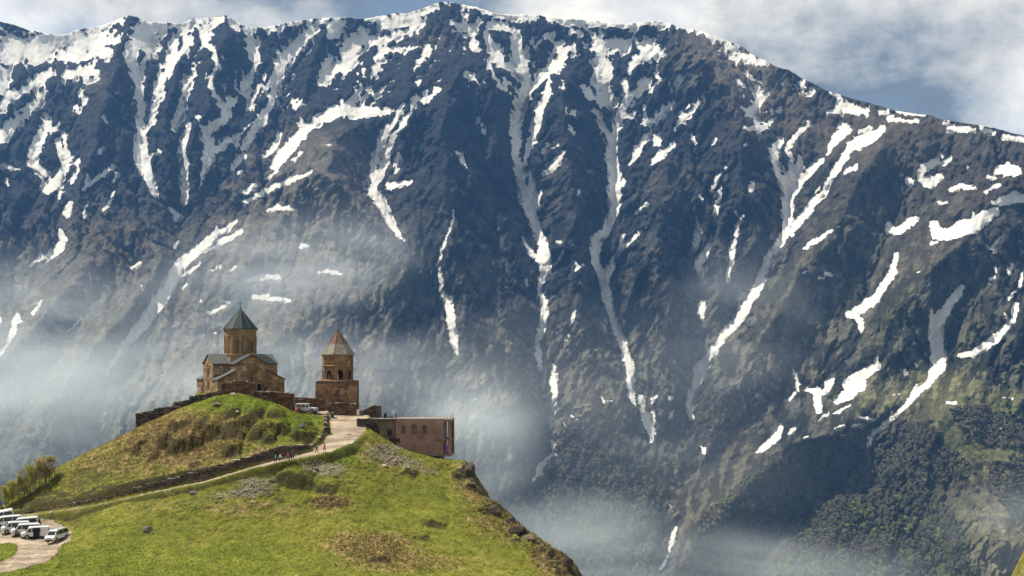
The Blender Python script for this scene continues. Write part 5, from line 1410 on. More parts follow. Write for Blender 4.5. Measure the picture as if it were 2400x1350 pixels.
def vehicle(name, label, group, prof, hw, body_mat, glass, shield, axles, wheel_r, lights, extras=()):
    t = thing(name, (0, 0, 0), 0, label, name.split('_')[-1], group)
    n = len(prof)
    vs = [(x, -hw(z), z) for x, z in prof] + [(x, hw(z), z) for x, z in prof]
    fs = [tuple(range(n)), tuple(range(n, 2 * n))[::-1]] + [(i, n + i, n + (i + 1) % n, (i + 1) % n) for i in range(n)]
    bd = MB().add(vs, fs).build('body', body_mat, t, bevel=.06)
    for s in (-1, 1):
        for q in glass:
            pts = [(x, s * (hw(z) + .012), z) for x, z in q]
            pin = [(x, s * (hw(z) - .03), z) for x, z in q]
            k = len(q)
            MB().add(pts + pin, [tuple(range(k)), tuple(range(k, 2 * k))[::-1]] + [(i, (i + 1) % k, k + (i + 1) % k, k + i) for i in range(k)]).build('side_window', M_GLASS, t)
    (x0, z0), (x1, z1) = shield
    d = Vector((z1 - z0, 0, x0 - x1)).normalized() * .02
    w0, w1 = hw(z0) - .1, hw(z1) - .1
    q = [Vector((x0, -w0, z0)), Vector((x0, w0, z0)), Vector((x1, w1, z1)), Vector((x1, -w1, z1))]
    MB().add([p + d for p in q] + [p - d * 2 for p in q], [(0, 1, 2, 3), (7, 6, 5, 4), (0, 4, 5, 1), (1, 5, 6, 2), (2, 6, 7, 3), (3, 7, 4, 0)]).build('windscreen', M_GLASS, t)
    for ax_ in axles:
        for s in (-1, 1):
            y = s * (hw(.5) - .10)
            wh = MB().tube([(ax_, y - .11, wheel_r), (ax_, y + .11, wheel_r)], wheel_r, 16).build('wheel', M_TYRE, t)
            MB().tube([(ax_, y + s * .10, wheel_r), (ax_, y + s * .122, wheel_r)], wheel_r * .58, 10).build('rim', M_RIM, wh)
            MB().tube([(ax_, s * (hw(.5) - .2), wheel_r + .04), (ax_, s * (hw(.5) + .008), wheel_r + .04)], wheel_r * 1.18, 16).build('wheel_arch', M_BUMP, t)
    fx = max(p[0] for p in prof); rx = min(p[0] for p in prof)
    MB().box((fx + .03, 0, .48), (.16, 1.5, .24)).build('bumper', M_BUMP, t, bevel=.03)
    MB().box((rx - .02, 0, .5), (.14, 1.5, .22)).build('bumper', M_BUMP, t, bevel=.03)
    for s in (-1, 1):
        MB().box((lights[0], s * .58, lights[1]), (.1, .34, .17)).build('headlight', M_LAMP, t, bevel=.02)
        MB().box((rx - .01, s * .70, 1.05), (.06, .14, .42)).build('tail_light', M_TAIL, t)
        MB().box((lights[2], s * (hw(1.1) + .14), lights[3]), (.1, .22, .2)).build('mirror', body_mat, t, bevel=.03)
    MB().box((fx - .01, 0, lights[1] - .02), (.06, .7, .12)).build('grille', M_BUMP, t)
    return t
hwv = lambda z: .86 - .15 * max(0, (z - 1.05)) / .88
VANP = [(2.28, .42), (2.32, .62), (2.28, .88), (2.12, 1.02), (1.78, 1.12), (1.10, 1.82), (.82, 1.92), (-1.95, 1.94), (-2.20, 1.86), (-2.28, 1.2), (-2.32, .8), (-2.28, .42)]
VGL = [[(1.58, 1.14), (.72, 1.14), (.72, 1.76), (1.06, 1.74)], [(.62, 1.14), (-.68, 1.14), (-.68, 1.76), (.62, 1.76)], [(-.78, 1.14), (-2.08, 1.14), (-2.02, 1.72), (-.78, 1.76)]]
van = vehicle('parked_van', '', 'vans parked on the dirt lot', VANP, hwv, M_VAN, VGL, ((1.70, 1.19), (1.14, 1.77)), (1.42, -1.38), .34, (2.22, .82, 1.45, 1.18))
def rack(t):
    f = MB()
    for s in (-1, 1):
        f.box((-.6, s * .58, 2.04), (2.3, .04, .04))
    for k in range(5):
        f.box((.45 - k * .52, 0, 2.042), (.04, 1.2, .035))
    for s in (-1, 1):
        for x in (.4, -1.6):
            f.box((x, s * .58, 1.99), (.05, .05, .12))
    f.build('roof_rack', M_STEEL, t)
def copy_tree(o, parent=None):
    c = o.copy(); COL.objects.link(c); c.parent = parent
    for ch in list(o.children):
        copy_tree(ch, c)
    return c
LOT = [  # px, py of the wheels, heading (deg, 180 = facing left), label
 (134, 1268, 180 + 76, 'white van at the end of the row facing the track, roof rack on top', 1),
 (84, 1262, 180 + 22, 'white van with its sliding side door open', 2),
 (60, 1255, 180 + 24, 'white van close behind the van with the open door', 0),
 (36, 1250, 180 + 24, 'white van third in behind the open-door van, dark bumper', 0),
 (58, 1240, 180 + 14, 'long white van standing across the back with its spare wheel to the grass', 3),
 (18, 1236, 180 + 24, 'white van in the back row beside the spare-wheel van', 0),
 (2, 1226, 180 + 20, 'white van parked farthest up the dirt lot by the path', 0)]
vans = []
for i, (px, py, hd, lb, ex) in enumerate(LOT):
    vans.append(van if i == 0 else copy_tree(van))
for o, (px, py, hd, lb, ex) in zip(vans, LOT):
    p = hit(px, py)
    o['label'] = lb
    fx_ = [float(ground(np.array([p.x + a]), np.array([p.y + b]))[0]) for a, b in ((-1, 0), (1, 0), (0, -1), (0, 1))]
    nz = Vector((-(fx_[1] - fx_[0]) / 2, -(fx_[3] - fx_[2]) / 2, 1)).normalized()
    nz = (nz + Vector((0, 0, 2))).normalized()
    qd = Vector((0, 0, 1)).rotation_difference(nz)
    o.rotation_mode = 'QUATERNION'
    o.rotation_quaternion = qd @ Matrix.Rotation(R(hd), 3, 'Z').to_quaternion()
    o.location = p + Vector((0, 0, .05))
    if ex == 1:
        rack(o)
    if ex == 2:
        s = 1
        MB().box((0, 0, 0), (1.0, .03, 1.42)).build('door_opening', M_DARK, o).location = (-.05, hwv(1.1) + .004, 1.12)
        MB().box((-1.35, hwv(1.0) + .10, 1.1), (1.15, .05, 1.35)).build('sliding_door', M_VAN, o, bevel=.02)
    if ex == 3:
        sw = MB().tube([(-2.34, 0, 1.05), (-2.56, 0, 1.05)], .33, 14).build('spare_wheel', M_TYRE, o)

hwj = lambda z: .84 - .10 * max(0, (z - 1.1)) / .7
JP = [(1.98, .5), (2.0, .95), (1.9, 1.06), (.92, 1.14), (.50, 1.72), (.36, 1.80), (-1.78, 1.82), (-1.90, 1.74), (-1.93, .5)]
JG = [[(.78, 1.16), (.05, 1.16), (.05, 1.64), (.48, 1.64)], [(-.05, 1.16), (-.85, 1.16), (-.85, 1.66), (-.05, 1.66)], [(-.95, 1.16), (-1.80, 1.16), (-1.76, 1.66), (-.95, 1.66)]]
jp = vehicle('parked_jeep', 'silver and white jeep parked under the yard wall', None, JP, hwj, M_SILV, JG, ((.88, 1.20), (.53, 1.68)), (1.25, -1.2), .38, (1.95, .86, .70, 1.2))
MB().box((-.72, 0, 1.835), (2.3, 1.5, .05)).build('roof_panel', M_VAN, jp, bevel=.02)
MB().box((-1.95, 0, 1.2), (.05, 1.45, 1.05)).build('tailgate', M_DARK, jp)
MB().tube([(-1.98, -.1, 1.0), (-2.14, -.1, 1.0)], .32, 12).build('spare_wheel', M_TYRE, jp)
p = P(719, 968, 250.9)
jp.location = (p.x, p.y, float(ground(np.array([p.x]), np.array([p.y]))[0]) + .02); jp.rotation_euler = (0, 0, R(-10))

# ================================================================== small things by the road
M_ORG = plain('orange_canvas', (.55, .17, .06), .85); M_PNK = plain('red_canvas', (.45, .06, .06), .85)
p = P(697, 968, 249.6); gz = float(ground(np.array([p.x]), np.array([p.y]))[0])
tn = thing('awning', (p.x, p.y, gz), R(8), 'small orange and red canvas awning beside the jeep', 'awning')
MB().add([(-.85, -.5, .05), (.35, -.5, 1.05), (.35, .8, 1.05), (-.85, .8, .05), (-.85, -.5, .0), (.35, -.5, 1.0), (.35, .8, 1.0), (-.85, .8, .0)], [(0, 1, 2, 3), (7, 6, 5, 4), (0, 4, 5, 1), (1, 5, 6, 2), (2, 6, 7, 3), (3, 7, 4, 0)]).build('orange_sheet', M_ORG, tn)
MB().add([(.37, -.5, 1.05), (.62, -.5, .05), (.62, .8, .05), (.37, .8, 1.05), (.33, -.5, 1.05), (.58, -.5, .05), (.58, .8, .05), (.33, .8, 1.05)], [(0, 1, 2, 3), (7, 6, 5, 4), (0, 4, 5, 1), (1, 5, 6, 2), (2, 6, 7, 3), (3, 7, 4, 0)]).build('red_sheet', M_PNK, tn)
MB().add([(-.5, -.45, .05), (.34, -.45, .95), (.55, -.45, .05)], [(0, 1, 2)]).build('end_flap', M_PNK, tn)
for y in (-.48, .78):
    MB().tube([(.36, y, -.05), (.36, y, 1.1)], .03, 5).build('pole', M_WOOD, tn)
M_GRN = plain('green_plastic', (.03, .11, .07), .5)
p = P(779, 971, 250.6); gz = float(ground(np.array([p.x]), np.array([p.y]))[0])
bn = thing('litter_bin', (p.x, p.y, gz), 0, 'green wheeled litter bin at the top of the road', 'bin')
MB().box((0, 0, .5), (.52, .6, .85), 0, (1.15, 1.15)).build('body', M_GRN, bn, bevel=.03)
MB().box((0, .02, .98), (.68, .78, .09)).build('lid', plain('pale_green_lid', (.22, .36, .29), .5), bn, bevel=.03)
for s in (-1, 1):
    MB().tube([(s * .22, .3, .1), (s * .3, .3, .1)], .1, 10).build('wheel', M_TYRE, bn)
M_PUR = plain('purple_cloth', (.30, .04, .42), .85)
gm = Matrix.Translation(GH) @ Matrix.Rotation(R(-2), 4, 'Z')
def hang(name, x0, x1, z0, z1, mat, label):
    vs = []; fs = []
    n = 7
    for i in range(n):
        x = x0 + (x1 - x0) * i / (n - 1); y = .06 + .035 * math.sin(i * 2.1)
        zb = z0 + .08 * math.sin(i * 1.3)
        vs += [(x, y, zb), (x, y, z1), (x, y - .025, zb), (x, y - .025, z1)]
    for i in range(n - 1):
        a, b = 4 * i, 4 * i + 4
        fs += [(a, b, b + 1, a + 1), (a + 2, a + 3, b + 3, b + 2), (a + 1, b + 1, b + 3, a + 3), (a, a + 2, b + 2, b)]
    fs += [(0, 1, 3, 2), (4 * n - 4, 4 * n - 2, 4 * n - 1, 4 * n - 3)]
    o = MB().add(vs, fs).build(name, mat); o.matrix_world = gm
    tag(o, label, 'cloth')
hang('hanging_cloth', BAY + .28, BAY + .86, 1.15, 2.0, M_PUR, 'bright purple cloth hanging on the lower balcony of the pink house')
hang('hanging_coat', BAY + .05, BAY + .24, .7, 2.1, M_IRON, 'dark garment hanging beside the purple cloth on the balcony')

# ================================================================== people
M_SKIN = plain('skin', (.42, .25, .17), .6); M_HAIR = plain('dark_hair', (.03, .02, .015), .7); M_SHOE = plain('dark_shoe', (.025, .022, .02), .7)
CLO = {}
def cloth(c):
    if c not in CLO:
        CLO[c] = plain('clothing', c, .85, scale=6)
    return CLO[c]
def person(px, py, top, leg, head, label, stride=.18, pos=None, hgt=1.72, arms=.1, hair=None, group=None):
    vs = [(0, 0, .95), (0, 0, 1.15), (0, 0, 1.36), (0, 0, 1.50), (0, .01, 1.58), (0, .015, 1.70)]
    rd = [(.150, .115), (.140, .105), (.165, .115), (.062, .062), (.078, .088), (.078, .090)]
    ed = [(0, 1), (1, 2), (2, 3), (3, 4), (4, 5)]
    def chain(root, pts, rs_):
        a = root
        for p, r_ in zip(pts, rs_):
            vs.append(p); rd.append((r_, r_)); ed.append((a, len(vs) - 1)); a = len(vs) - 1
    for s in (-1, 1):
        f = s * stride
        chain(2, [(s * .17, 0, 1.41), (s * .235, -f * .35, 1.16), (s * .225, arms - f * .9, .93), (s * .215, arms + .05 - f, .84)], [.068, .052, .040, .036])
        chain(0, [(s * .09, 0, .86), (s * .10, f * .6 + .03, .49), (s * .10, f * 1.1 - .02, .09), (s * .11, f * 1.1 + .14, .045)], [.100, .068, .048, .042])
    me = bpy.data.meshes.new('person'); me.from_pydata(vs, ed, []); me.update()
    o = link('person', me)
    sk = o.modifiers.new('skin', 'SKIN'); sk.use_smooth_shade = True
    for i, sv in enumerate(me.skin_vertices[0].data):
        sv.radius = rd[i]; sv.use_root = (i == 0)
    sb = o.modifiers.new('subd', 'SUBSURF'); sb.levels = 1; sb.render_levels = 1
    dg = bpy.context.evaluated_depsgraph_get()
    m2 = bpy.data.meshes.new_from_object(o.evaluated_get(dg))
    o.modifiers.clear(); o.data = m2; bpy.data.meshes.remove(me)
    m2.materials.clear()
    for mt in (cloth(top), cloth(leg), M_SKIN, hair or M_HAIR, M_SHOE):
        m2.materials.append(mt)
    for f in m2.polygons:
        c = f.center
        if c.z > 1.50:
            f.material_index = 2 if (c.y > .045 and c.z < 1.67) or c.z < 1.54 else 3
        elif c.z < .1:
            f.material_index = 4
        elif abs(c.x) > .17 and c.z < .89:
            f.material_index = 2
        elif c.z < .93 and abs(c.x) < .2:
            f.material_index = 1
        else:
            f.material_index = 0
        f.use_smooth = True
    p = pos if pos is not None else hit(px, py)
    o.location = p + Vector((0, 0, .02)); o.scale = (hgt / 1.78,) * 3
    o.rotation_euler = (0, 0, R(head))
    tag(o, label, 'person', group)
    return o
G = 'people walking down the path'
person(646, 1090, (.03, .17, .24), (.03, .05, .09), 150, 'person in a teal jacket, walking ahead of the group on the path', group=G)
person(657, 1085.5, (.45, .43, .38), (.02, .02, .025), 160, 'person in a pale jacket and dark trousers on the path', group=G)
person(665, 1084.5, (.015, .016, .02), (.20, .19, .18), 150, 'person in a black jacket and grey trousers on the path', group=G)
person(675, 1083, (.42, .05, .08), (.03, .03, .045), 155, 'person in a pinkish red jacket within the group on the path', group=G)
person(681, 1081.5, (.03, .03, .04), (.02, .02, .03), 165, 'person in dark clothes behind the pinkish red jacket', group=G, hgt=1.66)
person(686.5, 1080.5, (.04, .06, .14), (.07, .09, .14), 150, 'tall person in dark blue at the back of the group', group=G, hgt=1.84)
person(742, 1063, (.03, .06, .14), (.03, .035, .05), -60, 'person in a navy jacket walking by the shaded bank', stride=.22)
person(760.5, 1062, (.50, .025, .03), (.16, .03, .035), -40, 'person in a bright red jacket walking up the road', stride=.2)
person(862, 1012, (.012, .012, .014), (.012, .012, .015), 180, 'person all in black standing at the edge of the road', stride=.05)
p = P(473, 0, 252.9); person(0, 0, (.02, .10, .45), (.02, .05, .16), 90, 'person in a bright blue jacket by the church corner', .06, Vector((p.x, p.y, YARD_Z + .02)))
p = P(622, 0, 253.2); person(0, 0, (.03, .045, .10), (.03, .04, .08), 180, 'person in dark blue behind the yard wall before the church door', .05, Vector((p.x, p.y, float(ground(np.array([p.x]), np.array([p.y]))[0]))), hair=plain('pale_hat', (.5, .48, .42), .8))
person(39, 1263, (.16, .15, .16), (.02, .02, .025), 200, 'person in a grey top standing in front of the vans', .06)
person(6, 1209, (.02, .02, .025), (.02, .02, .025), 200, 'person in dark clothes at the start of the path under the trees', .12)
person(-1, 1208, (.05, .05, .06), (.03, .03, .03), 160, 'person in dark grey at the start of the path, next to another', .12)

# ================================================================== trees at the left shoulder
m = NT('birch_bark'); M_BARK = m.done(m.ramp(m.noise(6, 5, .7, m.obj()), [(.35, (.07, .055, .045)), (.65, (.17, .14, .11))]), .9)
def leafmat(name, a, b):
    m = NT(name)
    c = m.mix(m.ramp(m.noise(1.1, 4, .6, m.pos()), [(.3, 0.), (.7, 1.)]), a, b)
    d = m.n('ShaderNodeBsdfDiffuse', {'Color': c}); t = m.n('ShaderNodeBsdfTranslucent', {'Color': c})
    x = m.n('ShaderNodeMixShader', {0: .6, 1: d.outputs[0], 2: t.outputs[0]})
    m.t.links.new(x.outputs[0], m.out.inputs[0])
    return m.m
M_LF1 = leafmat('budding_leaves', (.36, .36, .07), (.46, .40, .11)); M_LF2 = leafmat('brown_buds', (.40, .30, .13), (.44, .36, .12))
def tree(px, py, hgt, label, seed, mat, spread):
    rr = random.Random(seed)
    p = hit(px, py)
    t = thing('birch_tree', p - Vector((0, 0, .1)), rr.uniform(0, 6), label, 'tree', 'budding trees on the left shoulder of the hill')
    tips = []
    tk = MB(); lb = MB()
    for sidx in range(rr.choice((2, 3, 3))):
        bx, by = rr.uniform(-.25, .25), rr.uniform(-.25, .25)
        dx, dy = rr.uniform(-.12, .12) * hgt, rr.uniform(-.12, .12) * hgt
        pts = []; n = 6
        for i in range(n):
            q = i / (n - 1)
            pts.append(Vector((bx + dx * q * q + rr.uniform(-.06, .06), by + dy * q * q + rr.uniform(-.06, .06), q * hgt * rr.uniform(.9, 1.0))))
        rad = [.05 * hgt / 5 * (1 - .85 * i / (n - 1)) for i in range(n)]
        tk.tube(pts, rad, 6)
        for b in range(16):
            q = rr.uniform(.08, .97); k = min(int(q * (n - 1)), n - 2)
            a = pts[k].lerp(pts[k + 1], q * (n - 1) - k)
            an = rr.uniform(0, 6.283); L = hgt * spread * (1.05 - q * .75) * rr.uniform(.6, 1.1)
            e = a + Vector((math.cos(an) * L, math.sin(an) * L, L * rr.uniform(1.0, 2.0)))
            md = a.lerp(e, .5) + Vector((math.cos(an) * L * .15, math.sin(an) * L * .15, 0))
            lb.tube([a, md, e], [.022, .014, .006], 4)
            tips += [(a, md, e)]
            for c in range(3):
                a2 = a.lerp(e, rr.uniform(.3, .9)); e2 = a2 + Vector((rr.uniform(-.3, .3), rr.uniform(-.3, .3), rr.uniform(.25, .6))) * L
                lb.tube([a2, e2], [.009, .004], 3); tips += [(a2, a2.lerp(e2, .5), e2)]
    tk.build('trunk', M_BARK, t); lb.build('branch', M_BARK, t)
    vs = []; fs = []
    for i in range(2800):
        a, md, e = rr.choice(tips); q = rr.uniform(.3, 1.08)
        c = a.lerp(e, q) + Vector((rr.gauss(0, .16), rr.gauss(0, .16), rr.gauss(0, .14)))
        u = Vector((rr.gauss(0, 1), rr.gauss(0, 1), rr.gauss(0, 1))).normalized(); v = u.orthogonal().normalized()
        s = rr.uniform(.045, .085); b = len(vs)
        vs += [c - u * s, c + v * s * .7, c + u * s, c - v * s * .7]; fs.append((b, b + 1, b + 2, b + 3))
    np_me = np_mesh('crown', np.array([v[:] for v in vs]), np.array(fs), mat, False)
    link('crown', np_me, t)
TL = ['topmost brownish budding tree nearest the grassy knoll', 'brownish budding tree just below the topmost one', 'slender budding tree in the upper half of the row', 'olive budding tree in the middle of the row', 'olive budding tree leaning out in the middle of the row', 'greener budding tree in the lower half of the row', 'green budding tree above the two lowest', 'small green budding tree second from the path', 'lowest small green budding tree closest to the path']
for i, (px, py, hp) in enumerate([(118, 1130, 54), (106, 1140, 60), (95, 1148, 62), (82, 1156, 64), (69, 1163, 62), (55, 1171, 60), (42, 1178, 56), (28, 1184, 50), (13, 1190, 44)]):
    Yp = 235.
    tree(px, py, hp * 240. / F * 1.18, TL[i], 500 + i, M_LF2 if i < 3 else M_LF1, .23)
# thin bare saplings on the open slope
for i, (px, y0, y1, lb) in enumerate([(923, 1169, 1100, 'tallest thin bare sapling on the open slope below the house'), (961, 1115, 1080, 'thin bare sapling on the slope under the house'), (1015, 1149, 1118, 'short thin sapling between the house and the cliff rocks'), (1075, 1208, 1176, 'thin sapling standing above the dark cliff rocks'), (885, 1075, 1050, 'little thin sapling beside the scree below the road')]):
    p = hit(px, y0); h = (y0 - y1) * p.y / F
    t = thing('sapling', p - Vector((0, 0, .1)), 0, lb, 'sapling', 'saplings on the slope')
    MB().tube([(0, 0, 0), (.04, 0, h * .5), (-.02, .02, h)], [.035, .028, .012], 5).build('trunk', M_BARK, t)
    rr = random.Random(i); f = MB()
    for k in range(6):
        z = h * rr.uniform(.45, .95); an = rr.uniform(0, 6.28)
        f.tube([(0, 0, z), (math.cos(an) * .25, math.sin(an) * .25, z + .35)], [.010, .004], 3)
    f.build('branch', M_BARK, t)
# wire guards round young plants on the knoll
for px, py, lb in [(581, 976, 'wire plant guard high on the green knoll'), (613, 980, 'wire plant guard on the knoll nearer the jeep')]:
    p = hit(px, py); t = thing('plant_guard', p, 0, lb, 'wire guard')
    for a in (0, 1, 2, 3):
        x, y = .38 * math.cos(a * 1.571 + .6), .38 * math.sin(a * 1.571 + .6)
        MB().tube([(x, y, -.3), (x, y, 2.1)], .02, 4).build('post', M_IRON, t)
    for z in (.5, 1.1, 1.7, 2.05):
        ring = [(.38 * math.cos(a * .785 + .6), .38 * math.sin(a * .785 + .6), z) for a in range(9)]
        MB().tube(ring, .008, 3).build('wire', M_STEEL, t)

# ================================================================== rocks
def rock_mesh(seed, mat, sub=2, rough=.35, flat_=.7):
    rr = np.random.RandomState(seed)
    v, f = ico(sub)
    d = rr.standard_normal((7, 3)); d /= np.linalg.norm(d, axis=1)[:, None]
    off = rr.uniform(.45, .95, 7)
    for k in range(7):     # cut flat faces
        q = v @ d[k]
        v = v - np.clip(q - off[k], 0, None)[:, None] * d[k] * .92
    v = v * (1 + rough * .18 * rr.standard_normal((len(v), 1))) * (1, .8, flat_)
    return np_mesh('rock', v, f, mat, False)
def boulder(px, py, wpx, hpx, label, mat, seed, sink=.25, cat='boulder'):
    p = hit(px, py)
    o = link('boulder', rock_mesh(seed, mat, 2, .35, 1.0))
    s = wpx * p.y / F / 2 / .8; h = hpx * p.y / F / 2 / .75
    o.scale = (s, s * .8, h); o.location = p + Vector((0, s * .4, h * (1 - sink) * .6)); o.rotation_euler = (0, 0, rnd.uniform(-.5, .5))
    tag(o, label, cat)
boulder(345, 1249, 25, 14, 'lone grey boulder lying on the open green meadow', M_ROCK, 1, .1)
boulder(705, 1005, 15, 16, 'upright grey rock on the knoll near the road edging', M_ROCK, 2)
boulder(546, 927, 13, 7, 'pale flat stone on the very top of the green knoll', M_PALE, 3)
boulder(556, 968, 8, 6, 'small pale stone high on the green knoll', M_PALE, 4)
boulder(505, 951, 22, 7, 'flat pale outcrop on the upper left of the knoll', M_ROCK, 5)
boulder(1160, 1208, 28, 26, 'big dark rock standing proud of the cliff edge', M_DRY, 6, .3)
boulder(1212, 1252, 40, 20, 'broad dark cliff-edge rock above the bare ledge', M_DRY, 7, .3)
boulder(1240, 1268, 30, 20, 'dark cliff-edge rock just below the bare ledge', M_DRY, 8, .3)
boulder(1292, 1308, 18, 26, 'tall narrow dark rock low on the cliff edge', M_DRY, 9, .3)
boulder(1330, 1330, 26, 24, 'blocky dark rock at the bottom of the cliff edge', M_DRY, 10, .3)
boulder(1098, 1110, 26, 34, 'brown crag at the cliff top beyond the house shadow', M_DRY, 11, .4)
boulder(455, 1160, 22, 10, 'flat slab of rock below the path wall', M_ROCK, 12)
boulder(1105, 1140, 20, 9, 'small dark rock below the brown crag', M_DRY, 13)
boulder(1200, 1222, 18, 12, 'dark rock between the two biggest cliff-edge rocks', M_DRY, 14)
boulder(900, 1095, 14, 6, 'pale slab under the scree below the house', M_PALE, 15)
boulder(818, 1020, 9, 4, 'small white stone lying on the road', M_PALE, 16)
boulder(640, 1128, 30, 9, 'long grey slab by the scree under the path', M_ROCK, 17)
def scatter(name, mask, n, s0, s1, mat, seed, label, rows=None):
    rr = np.random.RandomState(seed)
    w_ = (mask * (HY < 252) * (HPY < 1352) * (HPX > -40)).ravel(); w_ = w_ / w_.sum()
    ids = rr.choice(len(w_), n, p=w_)
    iv0, if0 = ico(1)
    # 12-vertex stones
    V_ = []; F_ = []
    for k, i in enumerate(ids):
        s = rr.uniform(s0, s1) * (1 + 1.2 * (rr.rand() < .06))
        v = iv0 * (1 + .25 * rr.standard_normal((len(iv0), 1))) * (s, s * rr.uniform(.5, 1), s * rr.uniform(.35, .7))
        a = rr.uniform(0, 6.28); c, si = math.cos(a), math.sin(a)
        v = np.stack([v[:, 0] * c - v[:, 1] * si, v[:, 0] * si + v[:, 1] * c, v[:, 2]], -1)
        x = HX.ravel()[i] + rr.uniform(-.08, .08); y = HY.ravel()[i] + rr.uniform(-.08, .08)
        V_.append(v + (x, y, float(ground(np.array([x]), np.array([y]))[0]) + s * .12)); F_.append(if0 + k * len(iv0))
    o = link(name, np_mesh(name, np.concatenate(V_), np.concatenate(F_), mat, False), kind='stuff')
    tag(o, label, 'stones')
scatter('scree', np.clip(scree - .25, 0, 1) ** 1.0, 1300, .05, .17, stone_mat('scree_stone', (.16, .13, .11), (.30, .26, .23), (.46, .42, .38), 2.0), 5, 'loose grey-brown scree below the path and the house')
scatter('loose_stones', np.clip(.02 + ell(560, 1165, 220, 40) + ell(350, 1190, 120, 20) + .3 * ell(700, 1010, 100, 40) + .4 * ell(900, 1090, 120, 60), 0, 1) * nat, 420, .04, .13, M_PALE, 6, 'scattered pale stones on the grass')

# grass tufts that roughen the turf
def tufts(name, mask, n, s0, s1, cols, seed, label):
    rr = np.random.RandomState(seed)
    w_ = (mask * (HY < 252) * (HPY < 1356) * (HPX > -40) * (~dirtm)).ravel(); w_ = w_ / w_.sum()
    ids = rr.choice(len(w_), n, p=w_)
    X = HX.ravel()[ids] + rr.uniform(-.08, .08, n); Y = HY.ravel()[ids] + rr.uniform(-.08, .08, n); Z = ground(X, Y)
    nb_l = 5
    V_ = np.zeros((n, nb_l, 3, 3)); s = rr.uniform(s0, s1, (n, 1))
    an = rr.uniform(0, 6.28, (n, nb_l)); ln = s * rr.uniform(.6, 1.2, (n, nb_l)); wd = s * .20
    lean = ln * rr.uniform(.1, .7, (n, nb_l))
    bx = X[:, None] + np.cos(an) * s * .18; by = Y[:, None] + np.sin(an) * s * .18
    V_[..., 0, 0] = bx - np.sin(an) * wd; V_[..., 0, 1] = by + np.cos(an) * wd; V_[..., 0, 2] = Z[:, None] - .04
    V_[..., 1, 0] = bx + np.sin(an) * wd; V_[..., 1, 1] = by - np.cos(an) * wd; V_[..., 1, 2] = Z[:, None] - .04
    V_[..., 2, 0] = bx + np.cos(an) * lean; V_[..., 2, 1] = by + np.sin(an) * lean; V_[..., 2, 2] = Z[:, None] + ln * .8
    o = link(name, np_mesh(name, V_.reshape(-1, 3), np.arange(n * nb_l * 3).reshape(-1, 3), cols, False), kind='stuff')
    tag(o, label, 'grass')
tufts('dry_grass', np.clip(dry * tus + .05 * dry, 0, 1) * nat, 14000, .12, .34, leafmat('straw_blades', (.20, .14, .055), (.31, .23, .10)), 8, 'tussocks of dry straw-coloured grass on the hill')
tufts('green_grass', (.25 + lush) * (1 - .7 * dry) * nat, 22000, .07, .22, leafmat('green_blades', (.10, .15, .016), (.18, .20, .03)), 9, 'short green grass over the hill')
tufts('rough_grass', smooth(.02, .3, fbm(HX / 2.6, HY / 1.5, 4, 377)) * (.35 + dry) * nat, 5000, .08, .24, leafmat('rough_blades', (.060, .080, .014), (.12, .11, .03)), 10, 'darker rough grass clumps over the hill')

# ================================================================== air
def haze_box():
    b = MB().box((0, 2950, 380), (7000, 7000, 2350))
    m = NT('haze_air')
    v = m.n('ShaderNodeVolumePrincipled', {'Color': (.20, .47, 1.0, 1), 'Density': HAZE, 'Anisotropy': .25})
    m.t.links.new(v.outputs[0], m.out.inputs['Volume'])
    o = b.build('haze', m.m)
    o['kind'] = 'stuff'; o['label'] = 'thin bluish haze filling the whole valley'; o['category'] = 'haze'
HAZE = 0.000031
haze_box()
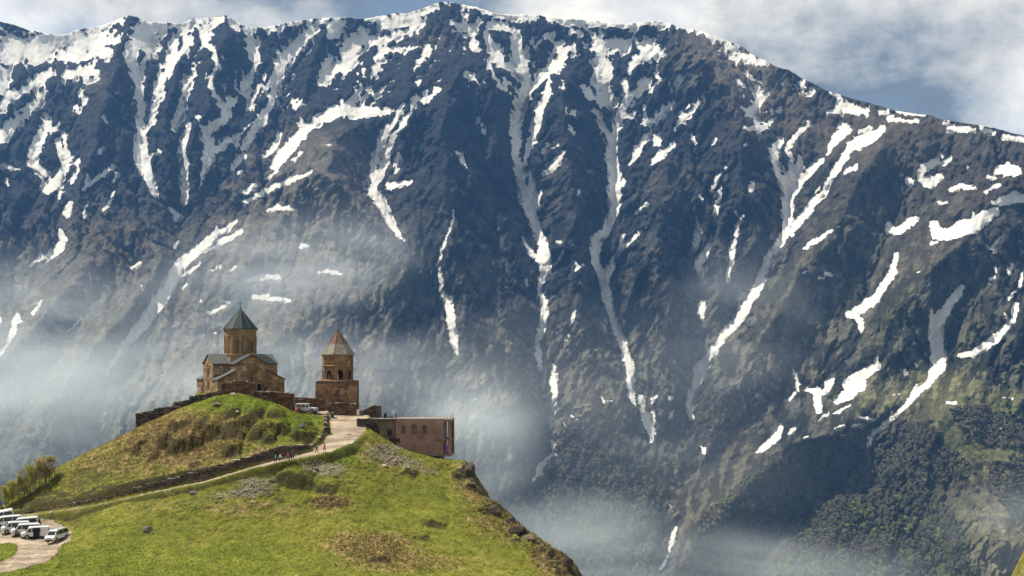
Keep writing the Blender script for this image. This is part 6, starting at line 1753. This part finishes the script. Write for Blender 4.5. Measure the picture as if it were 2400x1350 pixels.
# drifting mist banks hanging before the face of the mountain
def mist(px, py, Yc, rx, ry, dep, dens, seed, label, tilt=0.0, scale=.0052):
    c = P(px, py, Yc); k = Yc / F
    v, f = ico(2)
    o = link('mist', np_mesh('mist', v * 1.06, f, None, True), kind='stuff')
    o.location = c; o.scale = (rx * k, dep, ry * k); o.rotation_euler = (0, R(tilt), 0)
    m = NT('mist_air')
    ob = m.obj()
    ln = m.n('ShaderNodeVectorMath', operation='LENGTH'); m.set(ln.inputs[0], ob)
    fall = m.n('ShaderNodeMapRange', {'Value': ln.outputs['Value'], 'From Min': 1.0, 'From Max': .15, 'To Min': 0.0, 'To Max': 1.0}, interpolation_type='SMOOTHSTEP').outputs[0]
    mpv = m.n('ShaderNodeMapping', {'Vector': m.pos(), 'Location': (seed * 371.0, 0, seed * 113.0), 'Rotation': (0, R(-28), 0), 'Scale': (.45, .8, 1.5)}).outputs[0]
    n_ = m.noise(scale, 6, .62, mpv, .9)
    nn = m.ramp(n_, [(.41, 0.0), (.64, 1.0)])
    d = m.math('MULTIPLY', m.math('MULTIPLY', fall, nn), dens)
    pv = m.n('ShaderNodeVolumePrincipled', {'Color': (.90, .96, 1.0, 1), 'Density': d, 'Anisotropy': 0.0})
    m.t.links.new(pv.outputs[0], m.out.inputs['Volume'])
    o.data.materials.append(m.m)
    o['label'] = label; o['category'] = 'mist'
for a in [
 (800, 1000, 2750, 1500, 480, 500, .0006, 9, 'thin blue veil over the whole lower half of the mountain', 0, .0026),
 (640, 640, 3300, 430, 170, 420, .0036, 1, 'pale mist drifting across the brown shoulder above the church', -12),
 (560, 880, 2500, 620, 170, 500, .0040, 2, 'bright mist bank behind the church dome and bell tower', 0),
 (60, 880, 2500, 380, 330, 420, .0050, 3, 'mist bank filling the ravine above the leafy row of trees', -30),
 (1110, 1030, 2300, 210, 240, 350, .0032, 4, 'column of bright mist beside the pink house', 0),
 (1370, 1290, 2300, 330, 170, 380, .0034, 5, 'dense white mist rising in the gorge below the cliff', 0),
 (1820, 1340, 2500, 480, 130, 400, .0020, 6, 'mist lying at the foot of the wooded spurs', 0),
 (1720, 760, 3300, 300, 230, 380, .0010, 7, 'thin wisp of mist crossing the long right-hand snow couloir', -35),
 (2380, 1240, 2400, 260, 160, 320, .0018, 8, 'mist over the meadow spur at the far right', 0)]:
    mist(*a)
